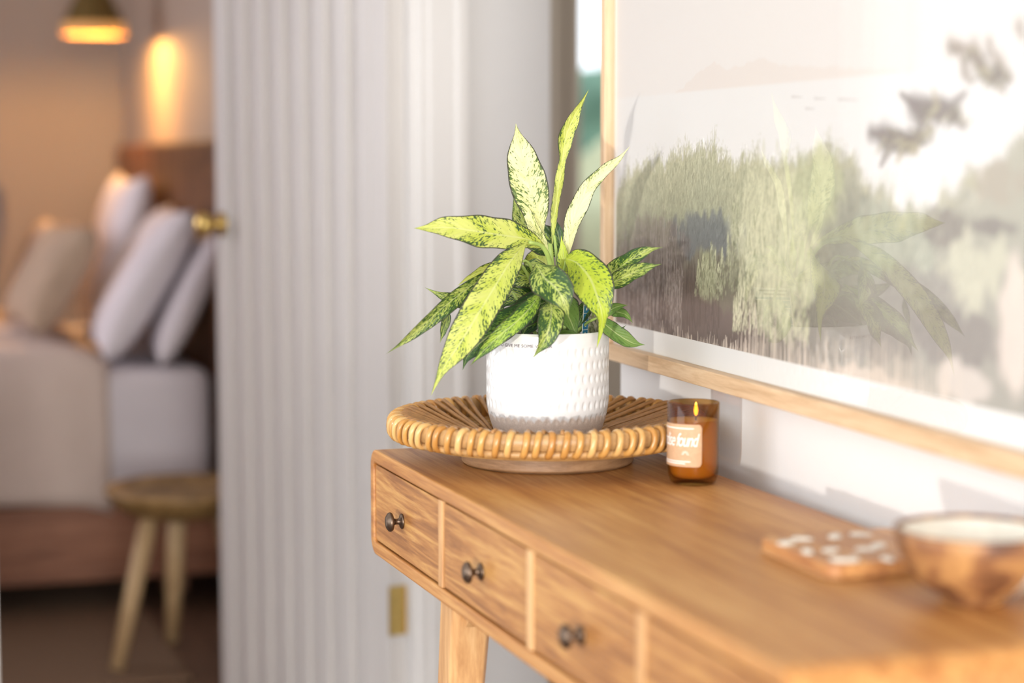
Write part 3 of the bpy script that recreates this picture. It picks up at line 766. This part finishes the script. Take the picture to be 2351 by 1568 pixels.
for k, (b, z) in enumerate(((.30, .0655), (.42, .0285), (.62, .0262))):
    curved_patch(LA0 + .6, LA1 - b, z - .0005, z + .0005, ll + .0002, 'small_print', M_white, candle, .0004)
vs = []
sunc = (LA1 - .0335 / cr * .55, .0365)
for k in range(7):
    a = math.pi * k / 6; dx, dz = math.cos(a), math.sin(a)
    m = MB(); P = []
    for s_, w_ in ((.0018, .00025), (.0042, .00025)):
        for q in (-1, 1):
            x = dx * s_ - dz * w_ * q; z = dz * s_ + dx * w_ * q; A_ = sunc[0] + x / cr
            P.append((CC.x + (ll + .0002)*math.cos(A_), CC.y + (ll + .0002)*math.sin(A_), CC.z + sunc[1] + z))
    m.add(P, [(0, 1, 3, 2)]); m.build('sunray_mark', M_white, candle)

# ------------------------------------------------------------------ square trivet with shell petals, and the bowl
TX0, TX1, TY0, TY1 = .798, .936, 1.482, 1.622
tv = thing('trivet', ((TX0+TX1)/2, (TY0+TY1)/2, TOP), 'square wooden trivet inlaid with white petals next to the bowl', 'trivet')
M_trv = wood('trivet_wood', (.34, .14, .055), (.52, .25, .09), (.66, .36, .14), (60, 6, 60), .4)
m = MB(); pts = rrect(TX0, TX1, TY0, TY1, .012); n = len(pts)
m.add([(a, b, TOP + .001) for a, b in pts] + [(a, b, TOP + .014) for a, b in pts], [(i, (i+1) % n, n + (i+1) % n, n + i) for i in range(n)] + [tuple(range(n)), tuple(range(n, 2*n))])
m.build('board', M_trv, tv, bevel=.002)
M_shell = plain('shell_inlay', (.78, .75, .66), .3, .08, 60)
for x, y, ln, rot in ((1807, 1247, .015, 20), (1842, 1238, .013, -30), (1917, 1232, .014, 40), (1977, 1228, .014, -20), (1853, 1266, .013, 60), (1908, 1264, .013, 15),
                      (1934, 1287, .015, -35), (1960, 1284, .012, 50), (1989, 1262, .014, -10), (2018, 1253, .014, 30), (2036, 1284, .012, 80)):
    p = on_z(x, y, TOP + .014); m = MB(); n = 16; ring = []
    for k in range(n):
        a = 2 * math.pi * k / n; ex, ey = ln * math.cos(a), ln * .5 * math.sin(a) * (1 - .25 * math.cos(a))
        c_, s_ = math.cos(R(rot)), math.sin(R(rot)); ring.append((p.x + (ex*c_ - ey*s_) * .75, p.y + (ex*s_ + ey*c_)))
    m.add([(a, b, TOP + .0141) for a, b in ring] + [(p.x + (a - p.x)*.8, p.y + (b - p.y)*.8, TOP + .0156) for a, b in ring],
          [(i, (i+1) % n, n + (i+1) % n, n + i) for i in range(n)] + [tuple(range(n, 2*n))])
    m.build('petal', M_shell, tv, smooth=True)
BC = Vector((.873, 1.376, TOP)); br = .0655
bowl = thing('bowl', BC, 'small round brown bowl with a pale inside, blurred in the right foreground', 'bowl')
t = NT('mottled_shell_wood'); t.set(Roughness=.42)
n1 = t.noise(t.coord(), 34, 3, .5, .6); t.color(t.ramp(n1, [(.36, (.11, .045, .022)), (.5, (.26, .115, .048)), (.64, (.44, .23, .085))])); M_bowl = t.m
MB().lathe([(0, .002), (.024, 0), (.026, .002), (.026, .005), (.042, .014), (.055, .028), (.0622, .044), (br, .058), (br - .001, .061), (br - .004, .061), (br - .0055, .058)], BC, 64).build('body', M_bowl, bowl, smooth=True)
MB().lathe([(br - .0052, .0585), (.0565, .046), (.049, .036), (.03, .026), (0, .023)], BC, 64).build('lining', M_shell, bowl, smooth=True)
ab = math.atan2(-BC.y, -BC.x) + R(58)
for da in (-9, 3, 15):      # pale inlaid panels on the outer side
    m = MB(); vs = []; n = 6; hs = [(.040, .0125), (.0535, .0255), (.0615, .041), (.0650, .055)]
    for r_, h_ in hs:
        for k in range(n + 1):
            a = ab + R(da + 10 * k / n); vs.append((BC.x + (r_ + .0012)*math.cos(a), BC.y + (r_ + .0012)*math.sin(a), BC.z + h_))
    fs = [(i*(n+1)+k, i*(n+1)+k+1, (i+1)*(n+1)+k+1, (i+1)*(n+1)+k) for i in range(3) for k in range(n)]
    m.add(vs, fs).build('shell_panel', M_shell, bowl, smooth=True, solid=.0008)

# ------------------------------------------------------------------ framed picture
FX = .930; FY1 = 2.467; FY0 = .55; FZ0 = .8948; FZ1 = 1.90; RW = .0205
pic = thing('framed_picture', (PW, (FY0 + FY1) / 2, FZ0), 'large oak framed seaside landscape photograph on the white wall above the console', 'picture')
boxo('frame_rail', (FX, FY0, FZ0), (PW - .001, FY1, FZ0 + RW), M_oak, pic, bevel=.0012)
boxo('frame_rail', (FX, FY0, FZ1 - RW), (PW - .001, FY1, FZ1), M_oak, pic, bevel=.0012)
M_oakv = wood('oak_frame_upright', (.52, .34, .19), (.66, .46, .28), (.74, .55, .36), (60, 60, 4), .5)
boxo('frame_rail', (FX, FY1 - RW * .8, FZ0 + RW), (PW - .001, FY1, FZ1 - RW), M_oakv, pic, bevel=.0012)
boxo('frame_rail', (FX, FY0, FZ0 + RW), (PW - .001, FY0 + RW * .8, FZ1 - RW), M_oakv, pic, bevel=.0012)
boxo('backing', (.947, FY0 + .016, FZ0 + RW), (.958, FY1 - .0165, FZ1 - RW), M_leg, pic)
boxo('mat_board', (.9442, FY0 + .0165, FZ0 + RW + .0002), (.9468, FY1 - .0168, FZ1 - RW - .0002), M_white, pic)
t = NT('picture_glass')
tr = t.n('ShaderNodeBsdfTransparent'); gl = t.n('ShaderNodeBsdfGlossy', i_Roughness=.0)
mx = t.n('ShaderNodeMixShader')
t.l(two_sided_fresnel(t, 1.62), mx.inputs[0]); t.l(tr.outputs[0], mx.inputs[1]); t.l(gl.outputs[0], mx.inputs[2]); t.l(mx.outputs[0], t.out.inputs[0])
gp = MB().add([(.9395, FY0 + .0165, FZ0 + RW), (.9395, FY1 - .0168, FZ0 + RW), (.9395, FY1 - .0168, FZ1 - RW), (.9395, FY0 + .0165, FZ1 - RW)], [(0, 3, 2, 1)])
gp.build('glass_pane', t.m, pic)

# the print: a flat photograph, painted vertex by vertex on its own sheet
PY1 = 2.4415; PZ0 = .9445; PY0 = .60; PZ1 = 1.86
ycol = np.concatenate([np.linspace(PY1, 1.40, 620), np.linspace(1.39, PY0, 60)])
zrow = np.concatenate([np.linspace(PZ0, 1.40, 420), np.linspace(1.405, PZ1, 60)])
YY, ZZ = np.meshgrid(ycol, zrow); nzr, nyc = YY.shape
S = PY1 - YY                                           # metres rightwards from the print's left edge
def sz(x, y): p = on_wall(x, y, .944); return PY1 - p.y, p.z
def sr(c): 
    c = np.array(c, float) / 255; return np.where(c <= .04045, c / 12.92, ((c + .055) / 1.055) ** 2.4)
def curve(pts, s):
    q = sorted(sz(*p) for p in pts); return np.interp(s, [a for a, _ in q], [b for _, b in q])
rs = np.random.RandomState(3)
def vnoise(fs, fz, seed):
    r = np.random.RandomState(seed); g = r.rand(int(2 / fs) + 4, int(2 / fz) + 4)
    a = S / fs; b = (ZZ - .9) / fz; i = a.astype(int); j = b.astype(int); fa = a - i; fb = b - j
    fa = fa*fa*(3-2*fa); fb = fb*fb*(3-2*fb)
    return (g[i, j]*(1-fa) + g[i+1, j]*fa)*(1-fb) + (g[i, j+1]*(1-fa) + g[i+1, j+1]*fa)*fb
col = np.empty(YY.shape + (3,)); 
sky = sr((229, 225, 221)); col[:] = sky
sea_z = np.full_like(S, sz(1562, 213)[1])
def blend(mask, c):
    global col
    c = np.asarray(c); col = col * (1 - mask[..., None]) + c * mask[..., None]
def soft(x, w): return np.clip(x / w + .5, 0, 1)
isl = curve([(1545, 215), (1570, 200), (1590, 178), (1640, 142), (1665, 160), (1700, 152), (1750, 133), (1785, 150), (1860, 152), (1980, 158), (2351, 170)], S)
isl = isl + (vnoise(.008, 1, 5) - .5) * .004
blend(soft(isl - ZZ, .002) * soft(ZZ - sea_z, .002) * .55 * (S > .08), sr((224, 214, 206)))
blend(soft(sea_z - ZZ, .004), sr((230, 229, 227)))
nb1 = vnoise(.02, .006, 8); blend(soft(sea_z - ZZ, .004) * .25 * nb1, sr((228, 227, 225)))
# bush line
top = curve([(1415, 432), (1450, 402), (1500, 372), (1560, 348), (1605, 330), (1640, 345), (1680, 368), (1740, 372), (1790, 385), (1835, 372), (1880, 335), (1925, 345), (1980, 400), (2030, 455), (2080, 480), (2130, 470), (2200, 425), (2280, 355), (2351, 318)], S)
top = top + (vnoise(.02, 1, 9) - .5) * .022 + (vnoise(.005, 1, 10) - .5) * .010
bm = soft(top - ZZ + (vnoise(.003, .004, 12) - .5) * .02, .012)
depth = np.clip((top - ZZ) / (top - PZ0 + 1e-6), 0, 1)
g_hi = sr((184, 184, 156)); g_mid = sr((146, 150, 128)); g_low = sr((104, 94, 88))
c1 = g_hi[None, None] * (1 - np.clip(depth / .5, 0, 1))[..., None] + g_mid * np.clip(depth / .5, 0, 1)[..., None]
w2_ = np.clip((depth - .35) / .35, 0, 1)[..., None]; c1 = c1 * (1 - w2_) + g_low * w2_
haze = np.clip((S - .42) / .40, 0, 1)[..., None]; c1 = c1 * (1 - haze * .75) + sr((176, 174, 164)) * haze * .75
blend(bm, c1)
def blob(px, py, rx, ry, c, k=1.0, nz=.5, seed=1):
    s0, z0 = sz(px, py); s1, _ = sz(px + rx, py); _, z1 = sz(px, py - ry)
    d = np.sqrt(((S - s0) / (s1 - s0)) ** 2 + ((ZZ - z0) / (z1 - z0)) ** 2) + (vnoise(.012, .02, seed) - .5) * nz
    blend(soft(1 - d, .35) * k, sr(c))
blob(1620, 540, 85, 50, (108, 114, 118), .8, .9, 21)
blob(1500, 560, 70, 60, (118, 108, 104), .6, .6, 22)
blob(1540, 680, 110, 70, (92, 82, 74), .8, .5, 23)
blob(1775, 560, 95, 190, (204, 204, 174), .85, .5, 24)
blob(1740, 480, 40, 90, (196, 196, 166), .7, .6, 25)
blob(1880, 430, 55, 90, (188, 192, 158), .8, .6, 26)
blob(1625, 630, 24, 60, (160, 164, 132), .9, .5, 27)
blob(1690, 660, 60, 60, (116, 116, 96), .6, .7, 28)
blob(1960, 560, 60, 120, (150, 150, 138), .7, .6, 29)
blob(2050, 560, 90, 90, (172, 176, 160), .8, .9, 30)
blob(2165, 520, 60, 45, (132, 126, 120), .8, .6, 31)
blob(2270, 520, 60, 25, (128, 122, 118), .8, .7, 32)
blob(2290, 420, 60, 40, (172, 162, 148), .6, 1.2, 33)
blob(2240, 620, 90, 75, (206, 205, 184), .75, 1.2, 34)
blob(2090, 680, 110, 70, (152, 148, 142), .8, .6, 35)
blob(2200, 780, 130, 60, (138, 132, 128), .8, .7, 36)
blob(2010, 790, 90, 40, (146, 140, 134), .8, .6, 37)
blob(2330, 760, 40, 150, (226, 214, 204), .8, .5, 38)
blob(2200, 880, 60, 50, (220, 210, 202), .7, .8, 39)
blob(1990, 870, 110, 25, (214, 200, 186), .8, .9, 40)
# strokes: plumes, stalks, twigs
def stroke(s0, z0, s1, z1, w, c, k):
    dx = .0016; lo = min(s0, s1) - w*2; hi = max(s0, s1) + w*2
    i0 = np.searchsorted(PY1 - ycol, lo); i1 = np.searchsorted(PY1 - ycol, hi) + 1
    j0 = np.searchsorted(zrow, min(z0, z1) - w*2); j1 = np.searchsorted(zrow, max(z0, z1) + w*2) + 1
    s = S[j0:j1, i0:i1]; z = ZZ[j0:j1, i0:i1]
    if s.size == 0: return
    vx, vz = s1 - s0, z1 - z0; L2 = vx*vx + vz*vz + 1e-9
    t_ = np.clip(((s - s0)*vx + (z - z0)*vz) / L2, 0, 1)
    d = np.sqrt((s - s0 - vx*t_)**2 + (z - z0 - vz*t_)**2)
    m_ = (np.clip(1.2 - d / (w * (1.15 - .7 * t_)), 0, 1) * k)[..., None]
    col[j0:j1, i0:i1] = col[j0:j1, i0:i1] * (1 - m_) + c * m_
smax = .95
topc = lambda s: float(np.interp(s, S[0], top[0]))
toprow = top[0]; srow = S[0]
col0 = col.copy()
for _ in range(12000):                     # feathery plume tufts all over the bush
    s0 = rs.rand() ** 1.1 * smax; tz = float(np.interp(s0, srow, toprow)); z0 = tz - abs(rs.randn()) * .07 + .006
    if z0 < PZ0 + .02: continue
    dpt_ = (tz - z0) / max(.05, tz - PZ0); lite = rs.rand()
    c = sr((190, 190, 158)) if lite > .45 else sr((112, 118, 98))
    ii = min(nyc - 1, int(np.searchsorted(PY1 - ycol, s0))); jj = min(nzr - 1, int(np.searchsorted(zrow, z0)))
    c = col0[jj, ii] * (rs.uniform(1.05, 1.42) if lite > .5 else rs.uniform(.55, .95))
    l_ = rs.uniform(.002, .008); stroke(s0, z0 - l_*.5, s0 + rs.uniform(-.004, .006), z0 + l_, rs.uniform(.0007, .0017), c, rs.uniform(.3, .75))
for _ in range(520):                      # spires along the skyline
    s0 = rs.rand() * smax; tz = float(np.interp(s0, srow, toprow))
    l_ = rs.uniform(.006, .024) * (.4 + 1.2 * (math.sin(s0 * 60) > .2)); stroke(s0, tz - .012, s0 + rs.uniform(-.004, .010), tz + l_ * .6, rs.uniform(.0006, .0012), sr((184, 182, 152)), rs.uniform(.3, .7))
for _ in range(420):                      # pale dry stalks at the left
    s0 = rs.rand() ** .8 * .24; z0 = rs.uniform(PZ0, PZ0 + .10); l_ = rs.uniform(.02, .07)
    stroke(s0, z0, s0 + rs.uniform(-.008, .012), z0 + l_, rs.uniform(.0005, .0011), sr((176, 166, 160)) * rs.uniform(.6, 1.05), rs.uniform(.35, .8))
for _ in range(300):
    s0 = rs.rand() * .36; z0 = rs.uniform(PZ0, PZ0 + .09); l_ = rs.uniform(.015, .05)
    stroke(s0, z0, s0 + rs.uniform(-.008, .008), z0 + l_, rs.uniform(.0008, .0018), sr((66, 58, 52)), rs.uniform(.3, .6))
for _ in range(900):                      # bright bush in the middle and the small one
    s0 = sz(1685, 500)[0] + rs.rand() * (sz(1860, 500)[0] - sz(1685, 500)[0]); q_ = (s0 - sz(1785, 500)[0]) / .16; z0 = PZ0 + .02 + rs.rand() * .18 * max(.2, 1 - q_ * q_ * 1.6)
    stroke(s0, z0, s0 + rs.uniform(-.003, .005), z0 + rs.uniform(.005, .014), rs.uniform(.001, .0024), sr((220, 218, 186)) if rs.rand() > .25 else sr((150, 154, 124)), rs.uniform(.35, .8))
for px_, py_, ph_ in ((1603, 602, 80), (1614, 590, 90), (1624, 600, 90), (1633, 556, 130), (1641, 580, 110), (1650, 610, 80), (1672, 540, 120), (1658, 575, 110), (1684, 470, 200), (1693, 440, 220)):
    for _ in range(90):                   # pointed pale sprigs standing in front
        f_ = rs.rand(); w_ = 1.2 + 9 * f_; s0, z0 = sz(px_ + rs.uniform(-1, 1) * w_, py_ + ph_ * f_)
        stroke(s0, z0, s0 + rs.uniform(-.0015, .002), z0 + rs.uniform(.003, .007), rs.uniform(.0008, .0014), (sr((198, 200, 166)) if rs.rand() > .3 else sr((128, 134, 104))) * (1 - .35 * f_), rs.uniform(.5, .9))
for _ in range(420):                      # cream grass heads along the bottom
    s0 = rs.uniform(.03, .92); hgt = rs.rand() ** 2 * .02 - .004 + rs.rand() * .05 * max(0, 1 - abs(s0 - sz(1740, 760)[0]) / .09) + rs.rand() * .04 * (s0 > .5)
    stroke(s0, PZ0 - .01, s0 + rs.uniform(-.003, .003), PZ0 + hgt, rs.uniform(.0010, .0026), sr((226, 212, 197)) * rs.uniform(.8, 1.05), rs.uniform(.4, .9))
def pstroke(a, b, w, c, k=.8):
    s0, z0 = sz(*a); s1, z1 = sz(*b); stroke(s0, z0, s1, z1, w, sr(c), k)
DG = (132, 124, 122); OL = (170, 160, 138)
for a, b, w in (((2000, 306), (2075, 312), .010), ((2030, 315), (2100, 325), .016), ((2090, 325), (2120, 318), .012), ((2050, 325), (2022, 380), .009), ((2075, 335), (2060, 370), .008),
                ((2090, 338), (2105, 352), .008), ((2105, 325), (2135, 290), .008), ((2100, 248), (2170, 242), .015), ((2120, 255), (2165, 262), .014), ((2160, 245), (2215, 290), .012),
                ((2105, 245), (2068, 216), .009), ((2150, 240), (2142, 205), .007), ((2185, 245), (2218, 212), .009), ((2150, 262), (2158, 285), .010), ((2120, 258), (2112, 300), .010)):
    pstroke(a, b, w, DG if w > .0085 else OL, .85)
for a, b, w in (((2183, 105), (2200, 112), .010), ((2200, 108), (2245, 125), .008), ((2235, 118), (2262, 165), .013), ((2245, 150), (2275, 178), .010), ((2270, 95), (2292, 150), .006), ((2215, 165), (2232, 190), .009),
                ((2262, 170), (2310, 215), .006), ((2292, 150), (2322, 182), .012), ((2200, 115), (2215, 165), .004), ((2340, 60), (2351, 90), .008)):
    pstroke(a, b, w, (150, 138, 126), .8)
for _ in range(150):                      # pine needles round the dark sprays
    cx_, cy_ = [(2050, 318), (2090, 330), (2145, 250), (2190, 262), (2120, 300), (2245, 130), (2262, 160), (2300, 175)][rs.randint(8)]
    x_ = cx_ + rs.randn() * 18; y_ = cy_ + rs.randn() * 9; a_ = rs.uniform(.3, 1.4) * (1 if rs.rand() > .3 else -1)
    pstroke((x_, y_), (x_ - 24 * math.cos(a_), y_ + 24 * math.sin(a_)), rs.uniform(.002, .004), (128, 122, 114) if rs.rand() > .4 else (176, 170, 146), .6)
for a, b in (((1818, 222), (1842, 223)), ((1870, 226), (1895, 227)), ((1850, 249), (1870, 250)), ((1925, 228), (1970, 230))): pstroke(a, b, .0016, (186, 180, 176), .6)
me = bpy.data.meshes.new('print')
V = np.stack([np.full_like(YY, .9440), YY, ZZ], -1).reshape(-1, 3) - np.array(origin(pic))
idx = np.arange(nzr * nyc).reshape(nzr, nyc)
F = np.stack([idx[:-1, :-1], idx[1:, :-1], idx[1:, 1:], idx[:-1, 1:]], -1).reshape(-1, 4)
me.vertices.add(len(V)); me.vertices.foreach_set('co', V.ravel())
me.loops.add(F.size); me.loops.foreach_set('vertex_index', F.ravel().astype(np.int32))
me.polygons.add(len(F)); me.polygons.foreach_set('loop_start', np.arange(0, F.size, 4, dtype=np.int32))
me.update(calc_edges=True)
ca = me.color_attributes.new('picture', 'FLOAT_COLOR', 'POINT')
ca.data.foreach_set('color', np.concatenate([col.reshape(-1, 3), np.ones((nzr*nyc, 1))], 1).astype(np.float32).ravel())
t = NT('photographic_print'); t.set(Roughness=.55, Specular_IOR_Level=.2)
at_ = t.n('ShaderNodeAttribute', attribute_name='picture'); t.color(at_.outputs['Color'])
me.materials.append(t.m); link('print', me, pic)
askew(pic)

# ------------------------------------------------------------------ bedroom: bed, pillows, stool, pendant
BY = 5.05; BY1 = 6.62
M_bedwood = wood('dark_bed_wood', (.15, .055, .026), (.27, .105, .050), (.35, .15, .078), (3, 40, 40), .5)
M_headw = wood('headboard_wood', (.08, .03, .013), (.13, .052, .022), (.18, .078, .035), (40, 3, 12), .5)
M_linen = plain('white_linen', (.74, .70, .74), .85, .03, 8)
M_duvet = plain('cream_duvet', (.72, .60, .53), .9, .04, 6)
M_tan = plain('tan_linen', (.44, .33, .24), .9, .06, 10)
M_grey = plain('grey_linen', (.36, .32, .30), .9, .06, 10)
M_navy = plain('navy_fabric', (.06, .07, .10), .9, .1, 10)
bed = thing('bed', (.0, (BY + BY1) / 2, 0), 'low dark wooden bed with white fitted sheet seen through the doorway', 'bed')
boxo('side_rail', (-1.35, BY, .083), (.93, BY + .04, .285), M_bedwood, bed, bevel=.004)
boxo('side_rail', (-1.35, BY1 - .04, .083), (.93, BY1, .285), M_bedwood, bed, bevel=.004)
boxo('slat_base', (-1.33, BY + .04, .16), (.92, BY1 - .04, .20), M_bedwood, bed)
for x in (-1.3, .80):
    for y in (BY + .15, BY1 - .2): boxo('leg', (x, y, .011), (x + .06, y + .06, .16), M_bedwood, bed)
boxo('mattress', (-1.32, BY + .012, .285), (.915, BY1 - .01, .625), M_linen, bed, bevel=.05, seg=5)
hb = boxo('headboard', (.93, 4.95, .25), (.985, 6.95, 1.215), M_headw, bed, bevel=.006)
for k in range(9): boxo('headboard_slat', (.922, 4.97 + k * .22, .27), (.930, 4.97 + k * .22 + .205, 1.205), M_headw, bed, bevel=.003)
# duvet hanging over the near side
m = MB(); vs = []; na, nb = 60, 30
for i in range(na + 1):
    x = -1.34 + (.64 + 1.34) * i / na
    path = [(BY - .035, .300), (BY - .042, .42), (BY - .038, .56), (BY - .01, .645), (BY + .06, .672), (BY + .4, .675), (BY + 1.0, .675), (BY1 - .05, .668), (BY1 + .02, .63)]
    C = catmull([Vector((0, a, b)) for a, b in path], nb)
    rnd = max(0, (i - na * .93) / (na * .07)) ** 2
    for j, p in enumerate(C):
        w_ = .007 * math.sin(x * 21 + j * .15) + .005 * math.sin(x * 43 + 1.3)
        vs.append((x, p.y + (w_ if j < 10 else 0) + rnd * .02, p.z + .006 * math.sin(x * 9 + j * .7) - rnd * .035))
fs = [(i*nb + j, (i+1)*nb + j, (i+1)*nb + j + 1, i*nb + j + 1) for i in range(na) for j in range(nb - 1)]
dv = m.add(vs, fs).build('duvet', M_duvet, None, smooth=True, solid=.022)
tag(dv, 'cream duvet folded back over the left part of the bed', 'duvet')
def pillow(name, label, c, size, lean, yaw, mat, seed=0, group=None):
    """c: centre of the bottom edge; size (w along bed width, h, thickness); lean towards +x"""
    m = MB(); n = 20; vs = []
    for side in (1, -1):
        for i in range(n + 1):
            for j in range(n + 1):
                a = i / n * 2 - 1; b = j / n * 2 - 1
                e = (max(0, (1 - abs(a) ** 3.2)) * max(0, (1 - abs(b) ** 3.2))) ** .42
                pinch = 1 - .10 * (1 - abs(a) ** 2) * abs(b) ** 4 - .0
                pin2 = 1 - .10 * (1 - abs(b) ** 2) * abs(a) ** 4
                vs.append(Vector((side * e * size[2] / 2, a * size[0] / 2 * pin2, (b * .5 * pinch + .5) * size[1])))
    q = (n + 1) ** 2
    fs = []
    for i in range(n):
        for j in range(n):
            k = i*(n+1) + j; fs += [(k, k+n+1, k+n+2, k+1), (q+k, q+k+1, q+k+n+2, q+k+n+1)]
    Mt = Matrix.Translation(c) @ Matrix.Rotation(R(yaw), 4, 'Z') @ Matrix.Rotation(R(lean), 4, 'Y')
    vs = [Mt @ v for v in vs]
    o = m.add(vs, fs).build(name, mat, None, smooth=True)
    bmh = o.modifiers.new('w', 'WELD'); bmh.merge_threshold = .0005
    og = Vector(c); o.data.transform(Matrix.Translation(-og)); o.location = og
    return tag(o, label, 'pillow', group)
pillow('pillow', 'large white pillow at the front, leaning on the brown headboard', (.655, 5.38, .642), (.56, .46, .13), 31, -3, M_linen)
pillow('pillow', 'white pillow half hidden behind the door edge', (.790, 5.26, .632), (.40, .40, .09), 27, -4, M_linen)
pillow('pillow', 'greyish pillow standing behind the large white one', (.735, 6.06, .640), (.60, .50, .12), 14, 0, M_linen)
pillow('cushion', 'tan cushion leaning in front of the pillows', (.47, 5.55, .700), (.48, .33, .13), 30, 4, M_tan)
pillow('cushion', 'light beige cushion tucked behind the tan one', (.53, 5.98, .700), (.50, .30, .12), 20, 4, M_duvet)
pillow('cushion', 'grey cushion at the left picture edge on the bed', (.34, 6.15, .700), (.5, .42, .14), 14, 0, M_grey)

SC = Vector((.742, 4.50, 0))
stool = thing('wooden_stool', SC, 'round three-legged wooden stool with a dished seat in front of the bed', 'stool')
M_stool = wood('stool_wood', (.17, .095, .035), (.30, .18, .065), (.44, .28, .12), (20, 20, 20), .5)
M_stleg = wood('stool_leg_wood', (.40, .26, .13), (.54, .37, .19), (.62, .45, .25), (50, 50, 4), .55)
MB().lathe([(0, .338), (.08, .340), (.13, .352), (.162, .374), (.180, .396), (.184, .406), (.178, .412), (.166, .408), (.13, .398), (.06, .391), (0, .390)], SC, 64).build('seat', M_stool, stool, smooth=True)
for px0, py0, px1, py1 in ((330, 1190, 268, 1548), (402, 1180, 395, 1482)):
    b = on_z(px1, py1, .0); b = Vector((b.x, b.y, .011)); tpt = SC + (b - SC) * .50; tpt.z = .352
    MB().tube([tpt, tpt.lerp(b, .5), b], [.0205, .0205, .016], 14).build('leg', M_stleg, stool, smooth=True)
b = SC + Vector((.15, -.02, .011)); tpt = SC + Vector((.08, -.01, .352))
MB().tube([tpt, tpt.lerp(b, .5), b], [.0205, .0205, .016], 14).build('leg', M_stleg, stool, smooth=True)

t = NT('woven_rug'); t.set(Roughness=.95)
wv = t.n('ShaderNodeTexWave', wave_type='BANDS', bands_direction='DIAGONAL'); wv.inputs['Scale'].default_value = 28; wv.inputs['Distortion'].default_value = 2
t.l(t.coord(), wv.inputs['Vector']); t.color(t.ramp(wv.outputs['Fac'], [(.2, (.12, .07, .040)), (.8, (.27, .165, .095))])); t.bump(wv.outputs['Fac'], .5, .004)
rug = boxo('woven_rug', (-1.6, 4.30, .0005), (.72, 6.9, .0095), t.m, None, bevel=.003)
rug.data.transform(Matrix.Translation((.44, -2.15, 0)))
rug.location = (-.44, 2.15, 0)
tag(rug, 'brown woven jute rug on the bedroom floor under the bed', 'rug')

PL = Vector((.787, 6.38, 1.553))
lamp = thing('pendant_lamp', PL, 'brass cone pendant lamp glowing over the far side of the bed', 'lamp')
t = NT('pendant_brass'); t.set(Base_Color=(.17, .115, .035), Metallic=.6, Roughness=.45); M_pb = t.m
t = NT('pendant_inside'); t.set(Base_Color=(.80, .55, .28), Roughness=.6); M_pin = t.m
MB().lathe([(.098, .042), (.018, .206), (.012, .212), (0, .212)], PL, 48).build('shade', M_pb, lamp, smooth=False)
t = NT('glowing_glass_skirt'); t.set(Base_Color=(.30, .16, .06), Roughness=.4, Emission_Color=(1, .48, .15), Emission_Strength=.42)
MB().lathe([(.100, .006), (.0980, .042)], PL, 48).build('glass_skirt', t.m, lamp, smooth=True, solid=.002)
MB().lathe([(.0965, .042), (.0168, .204), (0, .206)], PL, 48).build('shade_lining', M_pin, lamp, smooth=True)
MB().tube([PL + Vector((0, 0, .205)), (PL.x, PL.y, 2.55)], .003, 6).build('cord', M_black, lamp)
t = NT('warm_bulb'); em = t.n('ShaderNodeEmission'); em.inputs[0].default_value = (1, .62, .25, 1); em.inputs[1].default_value = 5
t.l(em.outputs[0], t.out.inputs[0])
MB().lathe([(0, .03), (.018, .037), (.028, .055), (.02, .085), (.012, .10), (0, .10)], PL, 24).build('bulb', t.m, lamp, smooth=True)
pl = light('pendant_bulb_light', 'POINT', PL + Vector((0, 0, .022)), (0, 0, -1), 21, (1, .50, .13)); pl.data.shadow_soft_size = .02
